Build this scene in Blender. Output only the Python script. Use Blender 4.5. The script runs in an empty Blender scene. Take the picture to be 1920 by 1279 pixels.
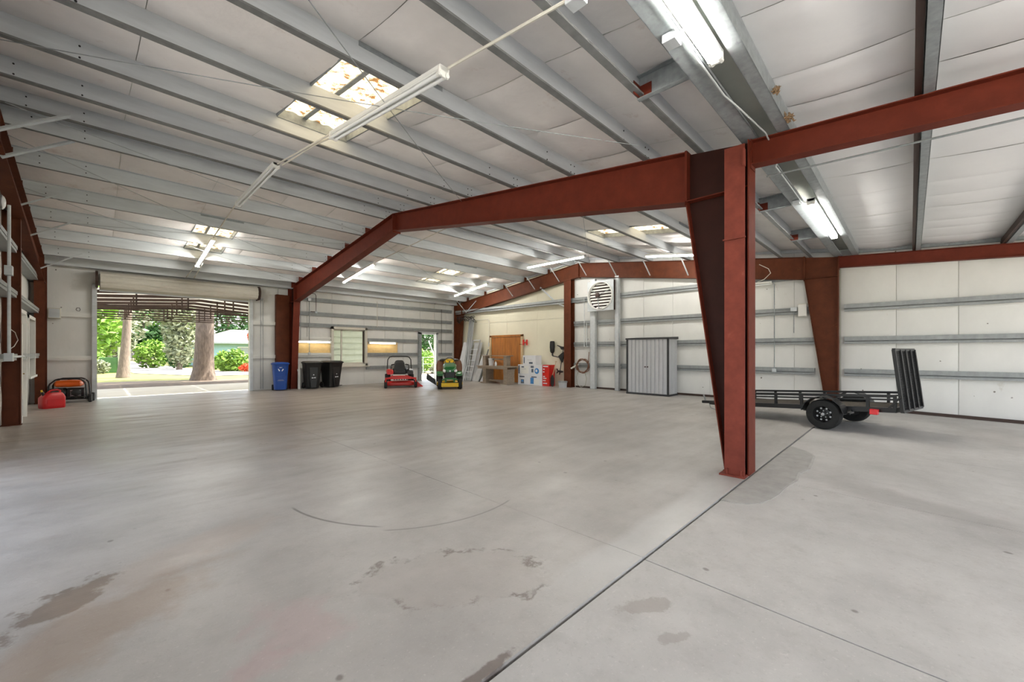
import bpy, bmesh, math, random
from mathutils import Vector, Matrix
R = math.radians
random.seed(7)
scn = bpy.context.scene
col = scn.collection

# ------------------------------------------------------------------ camera, sky, sun, exposure
FPX = 765.0
cam_d = bpy.data.cameras.new('camera')
cam = bpy.data.objects.new('camera', cam_d); col.objects.link(cam)
cam_d.sensor_width = 36.0
cam_d.lens = 36.0*FPX/1920
cam_d.shift_y = 20.5/1920
cam_d.clip_end = 500
cam.location = (0, 0, 1.5)
cam.rotation_euler = (R(90), 0, R(44.356-90))
scn.camera = cam

world = bpy.data.worlds.new('world'); scn.world = world
world.use_nodes = True
wn = world.node_tree.nodes; wl = world.node_tree.links
sky = wn.new('ShaderNodeTexSky'); sky.sky_type = 'NISHITA'
sky.sun_disc = False; sky.sun_elevation = R(58); sky.sun_rotation = R(100)
sky.air_density = 1.0; sky.dust_density = 3.0; sky.ozone_density = 1.0
hs = wn.new('ShaderNodeHueSaturation'); hs.inputs['Saturation'].default_value = 0.45
bgn = wn['Background']; bgn.inputs['Strength'].default_value = 0.26
wl.new(sky.outputs[0], hs.inputs['Color']); wl.new(hs.outputs[0], bgn.inputs['Color'])

sun_d = bpy.data.lights.new('sun', 'SUN'); sun_d.energy = 4.5; sun_d.angle = R(1.0); sun_d.color = (1, .95, .86)
sun = bpy.data.objects.new('sun', sun_d); col.objects.link(sun)
sun.rotation_euler = Vector((-.52, .10, -.85)).to_track_quat('-Z', 'Y').to_euler()
sun.location = (30, -6, 40)

scn.view_settings.view_transform = 'Standard'
scn.view_settings.look = 'None'
scn.view_settings.gamma = 1.0
scn.view_settings.use_curve_mapping = False
scn.view_settings.exposure = 1.70
TUBE = 24.0          # emission of the fluorescent tubes that are switched on
cy = scn.cycles
cy.use_denoising = True
cy.use_adaptive_sampling = True; cy.adaptive_threshold = .04
cy.max_bounces = 7; cy.diffuse_bounces = 6; cy.glossy_bounces = 3; cy.transmission_bounces = 6; cy.transparent_max_bounces = 12
cy.caustics_reflective = False; cy.caustics_refractive = False
cy.sample_clamp_indirect = 6.0

# ------------------------------------------------------------------ mesh helpers
class MB:
    def __init__(s): s.v = []; s.f = []
    def add(s, vs, fs):
        n = len(s.v); s.v += [tuple(v) for v in vs]; s.f += [tuple(i+n for i in f) for f in fs]; return s
    def hexa(s, p):
        return s.add(p, [(0,3,2,1),(4,5,6,7),(0,1,5,4),(1,2,6,5),(2,3,7,6),(3,0,4,7)])
    def box(s, x0, y0, z0, x1, y1, z1):
        if x1 < x0: x0, x1 = x1, x0
        if y1 < y0: y0, y1 = y1, y0
        if z1 < z0: z0, z1 = z1, z0
        return s.hexa([(x0,y0,z0),(x1,y0,z0),(x1,y1,z0),(x0,y1,z0),(x0,y0,z1),(x1,y0,z1),(x1,y1,z1),(x0,y1,z1)])
    def cbox(s, c, sz, rot=None):
        m = rot.to_matrix() if rot is not None else Matrix.Identity(3)
        h = [d/2 for d in sz]; P = []
        for a in ((-1,-1,-1),(1,-1,-1),(1,1,-1),(-1,1,-1),(-1,-1,1),(1,-1,1),(1,1,1),(-1,1,1)):
            P.append(Vector(c) + m @ Vector((a[0]*h[0], a[1]*h[1], a[2]*h[2])))
        return s.hexa(P)
    def bar(s, p, q, w, h, up=(0,0,1)):
        p, q = Vector(p), Vector(q); d = (q-p).normalized(); u = Vector(up)
        a = d.cross(u)
        if a.length < 1e-4: a = d.cross(Vector((1,0,0)))
        a.normalize(); b = a.cross(d).normalized()
        a *= w/2; b *= h/2
        return s.hexa([p-a-b, p+a-b, q+a-b, q-a-b, p-a+b, p+a+b, q+a+b, q-a+b])
    def rings(s, rs, cap=True, close=False):
        n = len(rs[0]); base = len(s.v); k = len(rs)
        for r in rs: s.v += [tuple(v) for v in r]
        for i in range(k if close else k-1):
            i2 = (i+1) % k
            for j in range(n):
                j2 = (j+1) % n
                s.f.append((base+i*n+j, base+i*n+j2, base+i2*n+j2, base+i2*n+j))
        if cap and not close:
            s.f.append(tuple(base+j for j in reversed(range(n))))
            s.f.append(tuple(base+(k-1)*n+j for j in range(n)))
        return s
    def cyl(s, p, q, r, n=12, r2=None):
        return s.tube([p, q], [r, r if r2 is None else r2], n)
    def tube(s, pts, r, n=8, close=False):
        P = [Vector(p) for p in pts]; k = len(P); rs = []
        rr = r if isinstance(r, (list, tuple)) else [r]*k
        ref = None
        for i in range(k):
            if close: t = (P[(i+1) % k]-P[i-1])
            elif i == 0: t = P[1]-P[0]
            elif i == k-1: t = P[-1]-P[-2]
            else: t = (P[i+1]-P[i]).normalized()+(P[i]-P[i-1]).normalized()
            if t.length < 1e-7: t = P[min(i+1, k-1)]-P[i]
            t.normalize()
            if ref is None:
                ref = Vector((0,0,1)) if abs(t.z) < .9 else Vector((1,0,0))
            a = (ref - t*ref.dot(t))
            if a.length < 1e-4: a = t.orthogonal()
            a.normalize(); b = t.cross(a); ref = a
            rs.append([P[i] + (a*math.cos(2*math.pi*j/n) + b*math.sin(2*math.pi*j/n))*rr[i] for j in range(n)])
        return s.rings(rs, cap=True, close=close)
    def lathe(s, prof, o=(0,0,0), axis='Z', n=24, cap=True):
        rs = []
        for r, h in prof:
            ring = []
            for j in range(n):
                a = 2*math.pi*j/n; c, d = r*math.cos(a), r*math.sin(a)
                v = {'Z': (c, d, h), 'X': (h, c, d), 'Y': (d, h, c)}[axis]
                ring.append((v[0]+o[0], v[1]+o[1], v[2]+o[2]))
            rs.append(ring)
        return s.rings(rs, cap=cap)
    def prism(s, poly, axis, a, b):
        def P(u, v, w): return {'X': (w,u,v), 'Y': (u,w,v), 'Z': (u,v,w)}[axis]
        return s.rings([[P(u,v,a) for u,v in poly], [P(u,v,b) for u,v in poly]])
    def grid(s, fn, nu, nv):
        base = len(s.v)
        for i in range(nu+1):
            for j in range(nv+1): s.v.append(tuple(fn(i/nu, j/nv)))
        for i in range(nu):
            for j in range(nv):
                a = base+i*(nv+1)+j; s.f.append((a, a+nv+1, a+nv+2, a+1))
        return s
    def loft(s, secs, axis='X'):
        """secs: (pos, cu, cv, wu, wv, r) rounded-rectangle sections along an axis"""
        rs = []
        for (w, cu, cv, wu, wv, r) in secs:
            pts = rrect(cu, cv, wu, wv, r)
            rs.append([{'X': (w,u,v), 'Y': (u,w,v), 'Z': (u,v,w)}[axis] for u, v in pts])
        return s.rings(rs)

def rrect(cu, cv, wu, wv, r, n=5):
    r = min(r, wu/2-1e-4, wv/2-1e-4); out = []
    for (sx, sy, a0) in ((1,1,0),(-1,1,90),(-1,-1,180),(1,-1,270)):
        for i in range(n):
            a = R(a0 + 90*i/(n-1))
            out.append((cu+sx*(wu/2-r)+r*math.cos(a), cv+sy*(wv/2-r)+r*math.sin(a)))
    return out

def empty(name, loc=(0,0,0), rz=0.0):
    o = bpy.data.objects.new(name, None); col.objects.link(o)
    o.location = loc; o.rotation_euler = (0, 0, rz); o.empty_display_size = .2
    return o
def tag(o, label=None, cat=None, group=None, kind=None):
    if label: o['label'] = label
    if cat: o['category'] = cat
    if group: o['group'] = group
    if kind: o['kind'] = kind
    return o
def build(mb, name, m, parent=None, smooth=False, bevel=0, world=False, label=None, kind=None, fix=True):
    vs = mb.v
    if world and parent is not None:
        im = (Matrix.Translation(parent.location) @ parent.rotation_euler.to_matrix().to_4x4()).inverted()
        vs = [tuple(im @ Vector(v)) for v in vs]
    me = bpy.data.meshes.new(name); me.from_pydata(vs, [], mb.f); me.update()
    if fix:
        bm = bmesh.new(); bm.from_mesh(me); bmesh.ops.recalc_face_normals(bm, faces=bm.faces); bm.to_mesh(me); bm.free()
    if isinstance(m, (list, tuple)):
        for x in m: me.materials.append(x)
    else: me.materials.append(m)
    if smooth:
        me.polygons.foreach_set('use_smooth', [True]*len(me.polygons))
        try: me.set_sharp_from_angle(angle=R(40))
        except Exception: pass
    o = bpy.data.objects.new(name, me); col.objects.link(o)
    if parent is not None: o.parent = parent
    if bevel:
        b = o.modifiers.new('bevel', 'BEVEL'); b.width = bevel; b.segments = 2; b.limit_method = 'ANGLE'; b.angle_limit = R(50)
    if label: o['label'] = label
    if kind: o['kind'] = kind
    return o
def share(src, name, parent, loc=(0,0,0), rot=(0,0,0)):
    o = bpy.data.objects.new(name, src.data); col.objects.link(o); o.parent = parent
    o.location = loc; o.rotation_euler = rot
    return o
def copy_tree(o, parent=None):
    c = o.copy(); col.objects.link(c); c.parent = parent
    for ch in list(o.children): copy_tree(ch, c)
    return c

# ------------------------------------------------------------------ materials
def srgb(r, g, b):
    def f(c):
        c /= 255.0
        return c/12.92 if c <= .04045 else ((c+.055)/1.055)**2.4
    return (f(r), f(g), f(b), 1)
def N(nt, t, **kw):
    n = nt.nodes.new(t)
    for k, v in kw.items():
        if k in n.inputs: n.inputs[k].default_value = v
        else: setattr(n, k, v)
    return n
def mat(name, rgb, rough=.6, metal=0.0, var=.12, scale=3.0, bump=0.0, bscale=None, stain=None, sthr=.62, sscale=2.0, stretch=(1,1,1), spec=.5, coat=0.0):
    m = bpy.data.materials.new(name); m.use_nodes = True; nt = m.node_tree; L = nt.links
    b = nt.nodes['Principled BSDF']
    b.inputs['Roughness'].default_value = rough; b.inputs['Metallic'].default_value = metal
    b.inputs['Specular IOR Level'].default_value = spec
    b.inputs['Coat Weight'].default_value = coat
    tc = N(nt, 'ShaderNodeTexCoord'); mp = N(nt, 'ShaderNodeMapping'); mp.inputs['Scale'].default_value = stretch
    L.new(tc.outputs['Object'], mp.inputs['Vector'])
    no = N(nt, 'ShaderNodeTexNoise', Scale=scale, Detail=5.0, Roughness=.6)
    L.new(mp.outputs[0], no.inputs['Vector'])
    c = srgb(*rgb)
    mx = N(nt, 'ShaderNodeMix', data_type='RGBA')
    mx.inputs[6].default_value = tuple(max(0, x*(1-var)) for x in c[:3])+(1,)
    mx.inputs[7].default_value = tuple(min(1, x*(1+var)) for x in c[:3])+(1,)
    mr = N(nt, 'ShaderNodeMapRange'); mr.inputs[1].default_value = .3; mr.inputs[2].default_value = .7
    L.new(no.outputs['Fac'], mr.inputs[0]); L.new(mr.outputs[0], mx.inputs[0])
    out = mx.outputs[2]
    if stain:
        n2 = N(nt, 'ShaderNodeTexNoise', Scale=sscale, Detail=8.0, Roughness=.68); L.new(mp.outputs[0], n2.inputs['Vector'])
        r2 = N(nt, 'ShaderNodeMapRange'); r2.inputs[1].default_value = sthr; r2.inputs[2].default_value = sthr+.16
        L.new(n2.outputs['Fac'], r2.inputs[0])
        m2 = N(nt, 'ShaderNodeMix', data_type='RGBA'); L.new(r2.outputs[0], m2.inputs[0]); L.new(out, m2.inputs[6])
        m2.inputs[7].default_value = srgb(*stain); out = m2.outputs[2]
    if name == 'liner':
        vo = N(nt, 'ShaderNodeTexVoronoi', Scale=3.2); L.new(tc.outputs['Object'], vo.inputs['Vector'])
        n4 = N(nt, 'ShaderNodeTexNoise', Scale=9.0, Detail=5.0); L.new(tc.outputs['Object'], n4.inputs['Vector'])
        ad = N(nt, 'ShaderNodeMath', operation='MULTIPLY_ADD'); L.new(n4.outputs['Fac'], ad.inputs[0]); ad.inputs[1].default_value = .25; L.new(vo.outputs['Distance'], ad.inputs[2])
        r4 = N(nt, 'ShaderNodeMapRange'); r4.inputs[1].default_value = .175; r4.inputs[2].default_value = .155; L.new(ad.outputs[0], r4.inputs[0])
        m4 = N(nt, 'ShaderNodeMix', data_type='RGBA'); L.new(r4.outputs[0], m4.inputs[0]); L.new(out, m4.inputs[6]); m4.inputs[7].default_value = srgb(110,104,98); out = m4.outputs[2]
    L.new(out, b.inputs['Base Color'])
    if bump:
        n3 = N(nt, 'ShaderNodeTexNoise', Scale=bscale or scale*6, Detail=4.0); L.new(mp.outputs[0], n3.inputs['Vector'])
        bp = N(nt, 'ShaderNodeBump', Strength=bump, Distance=.02); L.new(n3.outputs['Fac'], bp.inputs['Height'])
        L.new(bp.outputs[0], b.inputs['Normal'])
    return m
def emit(name, rgb, strength):
    m = bpy.data.materials.new(name); m.use_nodes = True; nt = m.node_tree
    b = nt.nodes['Principled BSDF']; b.inputs['Base Color'].default_value = (.9,.9,.9,1)
    b.inputs['Emission Color'].default_value = srgb(*rgb); b.inputs['Emission Strength'].default_value = strength
    return m
M = {}
M['liner']   = mat('liner', (226,226,223), .55, var=.05, scale=1.2, bump=.25, bscale=9, stain=(176,166,148), sthr=.66, sscale=1.6, stretch=(1,1,.6))
M['cream']   = mat('cream_board', (224,219,198), .6, var=.05, scale=1.0, bump=.1, bscale=20, stain=(196,188,160), sthr=.66)
M['ceil']    = mat('ceiling_liner', (243,239,236), .5, var=.06, scale=1.5, bump=.6, bscale=4, stain=(208,192,184), sthr=.60, sscale=1.7)
M['ceil2']   = mat('lean_liner', (242,242,242), .5, var=.03, scale=1.2, bump=.3, bscale=4, stain=(205,202,196), sthr=.7, sscale=1.0)
M['galv']    = mat('galvanised', (200,205,208), .5, .15, var=.10, scale=3, stretch=(.5,3,3), stain=(140,144,146), sthr=.68, sscale=4)
M['galv2']   = mat('galvanised_dull', (150,156,158), .5, .3, var=.18, scale=12, stain=(112,116,118), sthr=.62, sscale=9)
M['galvd']   = mat('dark_galvanised', (112,113,112), .6, .1, var=.2, scale=8)
M['girt']    = mat('girt_steel', (150,154,155), .5, .2, var=.14, scale=5, stretch=(2,2,1), stain=(112,114,112), sthr=.62, sscale=5)
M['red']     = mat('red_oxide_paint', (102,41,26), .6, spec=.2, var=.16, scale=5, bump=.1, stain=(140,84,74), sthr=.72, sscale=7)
M['brown']   = mat('brown_oxide', (92,47,27), .6, spec=.2, var=.2, scale=4, bump=.1, stain=(128,80,44), sthr=.62, sscale=3)  # browner blend of the red oxide for end frames and wall posts
M['fadedred']= mat('faded_red_paint', (124,60,48), .65, spec=.2, var=.18, scale=5, bump=.1, stain=(150,98,88), sthr=.64, sscale=5)
M['shadedred'] = mat('shaded_oxide_paint', (48,20,14), .6, spec=.2, var=.2, scale=4)  # red oxide darkened so the column web's shade is in its colour
M['dark']    = mat('dark_paint', (62,44,36), .6, var=.2)
M['white']   = mat('white_enamel', (232,232,228), .4, var=.03, stain=(190,186,176), sthr=.72, sscale=6)
M['offwhite']= mat('offwhite_paint', (214,210,198), .5, var=.06, stain=(170,160,140), sthr=.68, sscale=5)
M['wood']    = mat('orange_plywood', (168,104,38), .5, var=.3, scale=2.2, stretch=(3,3,.6), stain=(120,66,20), sthr=.62)
M['tan']     = mat('tan_trim', (198,176,140), .6)
M['greywood']= mat('weathered_wood', (152,138,122), .75, var=.2, scale=4, stretch=(4,1,4), bump=.2)
M['deck']    = mat('dirty_deck', (74,68,60), .9, var=.4, scale=9)
M['black']   = mat('black_plastic', (30,31,31), .45, var=.15, stain=(58,57,52), sthr=.7, sscale=6)
M['blackm']  = mat('black_paint', (24,24,25), .35, var=.2)
M['rubber']  = mat('rubber', (30,30,30), .8, var=.2, scale=20)
M['blue']    = mat('blue_plastic', (34,78,160), .42, var=.1)
M['bred']    = mat('bright_red', (204,34,28), .35, var=.08, coat=.3)
M['canred']  = mat('can_red', (190,20,26), .4, var=.1)
M['orange']  = mat('orange_paint', (226,98,22), .3, var=.08, coat=.4)
M['green']   = mat('tractor_green', (24,108,44), .35, var=.1, coat=.3)
M['yellow']  = mat('tractor_yellow', (232,190,30), .4, var=.08)
M['steel']   = mat('bare_steel', (170,172,174), .35, .8, var=.12)
M['alu']     = mat('aluminium', (188,190,192), .42, .55, var=.12, scale=3, stretch=(2,2,.5))
M['cabinet'] = mat('grey_cabinet', (186,188,192), .45, var=.05, scale=2)
M['cabtrim'] = mat('cabinet_trim', (52,52,54), .5)
M['yellowins']= mat('yellow_fibre', (228,196,136), .8, var=.1, scale=6, bump=.3)
M['card']    = mat('white_carton', (226,228,232), .6, var=.04)
M['cardblue']= mat('print_blue', (60,130,196), .55, var=.2, scale=8)
M['cardgrey']= mat('print_grey', (86,98,116), .55, var=.3, scale=9)
M['brass']   = mat('brass', (168,140,70), .35, .8)
M['hose']    = mat('hose_brown', (120,82,62), .6, var=.2)
M['hosep']   = mat('hose_pale', (170,166,152), .55, var=.2)
M['tail']    = mat('tail_light_red', (215,30,38), .25, coat=.6)
M['nest']    = mat('brown_nest', (150,122,92), .9, var=.4, scale=30, bump=.6)
M['bark']    = mat('bark', (122,108,96), .9, var=.35, scale=6, bump=.9, bscale=14, stretch=(2,2,.5))
M['leaf']    = mat('leaf_bright', (122,158,58), .6, var=.35, scale=.9)
M['leafd']   = mat('leaf_dark', (58,98,44), .6, var=.4, scale=.9)
M['moss']    = mat('grey_moss', (146,152,122), .8, var=.3)
M['flower']  = mat('red_flower', (222,92,52), .6, var=.2)
M['grass']   = mat('lawn', (122,122,66), .9, var=.25, scale=.6, stain=(120,132,70), sthr=.55, sscale=.3)
M['road']    = mat('road', (160,154,148), .85, var=.06, scale=.5)
M['soil']    = mat('leaf_litter', (112,98,84), .95, var=.3, scale=2.5, stain=(126,124,72), sthr=.58, sscale=.7)
M['apron']   = mat('apron_concrete', (212,208,200), .8, var=.08, scale=1)
M['house']   = mat('house_blue', (150,186,200), .7, var=.05)
M['shingle'] = mat('house_roof', (150,144,138), .85, var=.12)
M['siding']  = mat('white_siding', (206,208,198), .6, var=.05)
M['lampoff'] = mat('tube_off', (236,238,238), .3, var=.02)
M['tube']    = emit('tube_on', (255,252,244), TUBE)
M['tube1']   = emit('single_tube_on', (255,252,244), TUBE*1.9)
M['tubew']   = emit('wall_tube_on', (255,246,228), TUBE*.16)
def glass_mat():
    m = bpy.data.materials.new('window_glass'); m.use_nodes = True; nt = m.node_tree; nt.nodes.remove(nt.nodes['Principled BSDF'])
    o = nt.nodes['Material Output']; t = N(nt, 'ShaderNodeBsdfTransparent'); t.inputs[0].default_value = (.93,.96,.94,1)
    g = N(nt, 'ShaderNodeBsdfGlossy'); g.inputs['Roughness'].default_value = .02
    fr = N(nt, 'ShaderNodeFresnel'); fr.inputs[0].default_value = 1.5; mx = N(nt, 'ShaderNodeMixShader')
    nt.links.new(fr.outputs[0], mx.inputs[0]); nt.links.new(t.outputs[0], mx.inputs[1]); nt.links.new(g.outputs[0], mx.inputs[2]); nt.links.new(mx.outputs[0], o.inputs[0])
    return m
M['glass'] = glass_mat()
def skylight_mat():
    m = bpy.data.materials.new('skylight_fibreglass'); m.use_nodes = True; nt = m.node_tree; nt.nodes.remove(nt.nodes['Principled BSDF'])
    L = nt.links; o = nt.nodes['Material Output']; tc = N(nt, 'ShaderNodeTexCoord')
    n1 = N(nt, 'ShaderNodeTexNoise', Scale=7.0, Detail=6.0, Roughness=.65); L.new(tc.outputs['Object'], n1.inputs['Vector'])
    rp = N(nt, 'ShaderNodeValToRGB'); rp.color_ramp.elements[0].position = .50; rp.color_ramp.elements[1].position = .62
    rp.color_ramp.elements[0].color = (.46,.39,.26,1); rp.color_ramp.elements[1].color = (.12,.06,.02,1)
    L.new(n1.outputs['Fac'], rp.inputs[0])
    t = N(nt, 'ShaderNodeBsdfTranslucent'); d = N(nt, 'ShaderNodeBsdfDiffuse'); mx = N(nt, 'ShaderNodeMixShader'); mx.inputs[0].default_value = .3
    L.new(rp.outputs[0], t.inputs[0]); L.new(rp.outputs[0], d.inputs[0]); L.new(t.outputs[0], mx.inputs[1]); L.new(d.outputs[0], mx.inputs[2]); L.new(mx.outputs[0], o.inputs[0])
    return m
M['skyl'] = skylight_mat()
def plastic_mat():
    m = bpy.data.materials.new('white_plastic_roof'); m.use_nodes = True; nt = m.node_tree; nt.nodes.remove(nt.nodes['Principled BSDF'])
    t = N(nt, 'ShaderNodeBsdfTranslucent'); d = N(nt, 'ShaderNodeBsdfDiffuse'); mx = N(nt, 'ShaderNodeMixShader'); mx.inputs[0].default_value = .5
    t.inputs[0].default_value = (.62,.60,.55,1); d.inputs[0].default_value = (.8,.8,.76,1)
    nt.links.new(t.outputs[0], mx.inputs[1]); nt.links.new(d.outputs[0], mx.inputs[2]); nt.links.new(mx.outputs[0], nt.nodes['Material Output'].inputs[0])
    return m
M['plastic'] = plastic_mat()

def floor_mat(name, rgb, main):
    m = bpy.data.materials.new(name); m.use_nodes = True; nt = m.node_tree; L = nt.links
    b = nt.nodes['Principled BSDF']
    geo = N(nt, 'ShaderNodeNewGeometry'); pos = geo.outputs['Position']
    def noise(sc, det=6.0, ro=.6, vec=None, w=0.0):
        n = N(nt, 'ShaderNodeTexNoise', Scale=sc, Detail=det, Roughness=ro); L.new(vec or pos, n.inputs['Vector']); return n.outputs['Fac']
    def mrange(x, a, bb, c=0.0, d=1.0):
        r = N(nt, 'ShaderNodeMapRange'); r.inputs[1].default_value = a; r.inputs[2].default_value = bb; r.inputs[3].default_value = c; r.inputs[4].default_value = d
        L.new(x, r.inputs[0]); return r.outputs[0]
    def math_(op, a, bb=None):
        n = N(nt, 'ShaderNodeMath', operation=op)
        for i, x in enumerate((a, bb)):
            if x is None: continue
            if isinstance(x, (int, float)): n.inputs[i].default_value = x
            else: L.new(x, n.inputs[i])
        return n.outputs[0]
    state = [None]
    def mixc(fac, rgb_):
        mx = N(nt, 'ShaderNodeMix', data_type='RGBA'); L.new(fac, mx.inputs[0])
        L.new(state[0], mx.inputs[6]); mx.inputs[7].default_value = srgb(*rgb_); state[0] = mx.outputs[2]
    c = srgb(*rgb)
    mx = N(nt, 'ShaderNodeMix', data_type='RGBA')
    mx.inputs[6].default_value = tuple(x*.84 for x in c[:3])+(1,); mx.inputs[7].default_value = tuple(x*1.12 for x in c[:3])+(1,)
    L.new(mrange(noise(.9), .34, .66), mx.inputs[0]); state[0] = mx.outputs[2]
    fine = noise(38, 4.0, .7)
    mixc(mrange(fine, .58, .74, 0, .28), (120,112,104))
    mixc(mrange(noise(46, 3.0, .7), .60, .72, 0, .22), (226,222,216))
    mixc(mrange(noise(5.5, 8.0, .72), .50, .66, 0, .20), (140,134,127))
    mixc(mrange(noise(2.3, 8.0, .75), .56, .68, 0, .22), (150,142,134))
    # thin sparse dirt specks
    v = N(nt, 'ShaderNodeTexVoronoi', Scale=3.4)
    wv = N(nt, 'ShaderNodeMix', data_type='VECTOR'); wv.inputs[0].default_value = .035
    nv = N(nt, 'ShaderNodeTexNoise', Scale=9.0, Detail=3.0); L.new(pos, nv.inputs['Vector'])
    L.new(pos, wv.inputs[4]); L.new(nv.outputs['Color'], wv.inputs[5]); L.new(wv.outputs[1], v.inputs['Vector'])
    mixc(math_('MULTIPLY', mrange(v.outputs['Distance'], .085, .05), mrange(noise(1.7), .50, .56, 0, .7)), (104,97,90))
    def blob(cx, cy, rx, ry, ang=0.0, rag=.55, nsc=2.2):
        mp = N(nt, 'ShaderNodeMapping', vector_type='TEXTURE'); mp.inputs['Location'].default_value = (cx, cy, 0)
        mp.inputs['Rotation'].default_value = (0, 0, R(ang)); mp.inputs['Scale'].default_value = (rx, ry, 1e3)
        L.new(pos, mp.inputs['Vector'])
        ln = N(nt, 'ShaderNodeVectorMath', operation='LENGTH'); L.new(mp.outputs[0], ln.inputs[0])
        return math_('ADD', ln.outputs['Value'], math_('MULTIPLY', math_('SUBTRACT', noise(nsc, 7.0, .66), .5), rag*2))
    sx = N(nt, 'ShaderNodeSeparateXYZ'); L.new(pos, sx.inputs[0])
    if main:
        # broad tan traffic stain in the middle of the hall and towards the roller door
        mixc(mrange(blob(5.0, 13.0, 9.0, 6.5, 0, .9, .7), 1.15, .55, 0, .55), (146,132,118))
        smp = N(nt, 'ShaderNodeMapping'); smp.inputs['Scale'].default_value = (.5, 2.6, 1); smp.inputs['Rotation'].default_value = (0, 0, R(-35)); L.new(pos, smp.inputs['Vector'])
        streak = noise(1.1, 7.0, .66, smp.outputs[0])
        mixc(math_('MULTIPLY', mrange(streak, .52, .68, 0, .5), mrange(sx.outputs[1], 4.0, 11.0)), (132,118,104))
        # bare scaled patch with rough edges
        pb = blob(1.72, 2.18, .62, .34, -38, .62, 3.4)
        mixc(mrange(pb, 1.02, .92, 0, .25), (158,149,142))
        edge = math_('MULTIPLY', mrange(pb, .90, .98), mrange(pb, 1.06, .99))
        mixc(math_('MULTIPLY', edge, mrange(noise(4.0), .47, .56, 0, .75)), (104,92,82))
        # oil and rust stains near the left wall
        mixc(mrange(blob(-.12, 3.66, .42, .17, 52, 1.5, 5.5), .88, .62, 0, .72), (104,88,74))
        mixc(mrange(blob(.02, 3.15, .34, .9, -52, 1.0, 2.6), .95, .5, 0, .48), (150,126,104))
        mixc(mrange(blob(.50, 3.9, .30, .9, -62, .9, 2.4), .95, .5, 0, .30), (170,150,134))
        # oily grime along the near end of the joint
        mixc(mrange(blob(1.28, 1.43, .22, .035, 0, .9, 9.0), 1.0, .7, 0, .7), (92,78,72))
        # pink paint dust
        mixc(mrange(blob(.78, 2.42, .26, .36, 20, 1.1, 5.2), .9, .45, 0, .30), (178,146,146))
        mixc(mrange(blob(.55, 2.22, .18, .14, 0, 1.0, 6.0), .9, .45, 0, .32), (176,142,142))
        # newer pale strip along the joint
        strip = mrange(math_('ADD', sx.outputs[1], math_('MULTIPLY', math_('SUBTRACT', noise(1.6), .5), .16)), 1.74, 1.66)
        fade = math_('MULTIPLY', mrange(sx.outputs[0], 1.7, 2.6), mrange(sx.outputs[0], 5.6, 4.2))
        mixc(math_('MULTIPLY', math_('MULTIPLY', strip, fade), .4), (204,204,202))
        # drag arcs left by a tyre
        def arc(cx, cy, r, w, a0, a1, amt):
            dx = math_('SUBTRACT', sx.outputs[0], cx); dy = math_('SUBTRACT', sx.outputs[1], cy)
            rr = math_('SQRT', math_('ADD', math_('MULTIPLY', dx, dx), math_('MULTIPLY', dy, dy)))
            ring = mrange(math_('ABSOLUTE', math_('SUBTRACT', rr, r)), w, w*.4)
            an = math_('ARCTAN2', dy, dx)
            sel = math_('MULTIPLY', mrange(an, a0, a0+.05), mrange(an, a1, a1-.05))
            mixc(math_('MULTIPLY', math_('MULTIPLY', ring, sel), amt), (96,90,86))
        arc(2.95, 4.30, 1.62, .016, -3.13, -2.42, .7)
        arc(2.55, 4.15, 1.30, .014, -2.3, -1.25, .5)
        rough = mrange(streak, .36, .64, .30, .50)
    else:
        mixc(mrange(blob(5.9, .15, 1.5, .35, 70, 1.0, 1.6), .95, .4, 0, .38), (140,135,130))
        mixc(mrange(blob(2.30, 1.14, .20, .07, -35, 1.1, 8.0), 1.0, .8, 0, .5), (140,130,122))
        mixc(mrange(blob(2.16, .90, .10, .045, -30, 1.2, 9.0), 1.0, .8, 0, .55), (146,138,132))
        mixc(mrange(blob(1.95, .32, .09, .05, 0, .6, 5.0), 1.0, .8, 0, .5), (150,144,138))
        mixc(mrange(blob(11.5, -1.2, 2.2, .8, 0, 1.0, 1.2), .95, .4, 0, .3), (150,142,134))
        rough = mrange(noise(1.4), .3, .7, .5, .68)
    L.new(state[0], b.inputs['Base Color']); L.new(rough, b.inputs['Roughness'])
    bp = N(nt, 'ShaderNodeBump', Strength=.12, Distance=.01); L.new(fine, bp.inputs['Height']); L.new(bp.outputs[0], b.inputs['Normal'])
    return m
M['slab']  = floor_mat('hall_concrete', (174,170,165), True)
M['slab2'] = floor_mat('lean_concrete', (180,177,173), False)
M['joint'] = mat('joint_filler', (60,55,50), .95)
M['patch'] = mat('mortar_patch', (160,157,152), .85, var=.12, scale=6, bump=.3, stain=(96,92,88), sthr=.64, sscale=5)

# ------------------------------------------------------------------ dimensions
XL, XR = -1.32, 14.35        # end walls
YB = 18.35                   # back wall
YN = 1.40                    # column line between hall and lean-to
YO = -6.6                    # open outer side of the lean-to
YM = (YN+YB)/2
SL = .1297
def ztop(y):                 # top of the main rafters
    return 4.08 + SL*min(y-YN, YB-y)
def zlean(y):                # top of the lean-to rafters
    return 4.07 - .064*(1.35-y)
XB, XRF, XLF = 5.66, 14.12, -1.10   # frame planes

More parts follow.
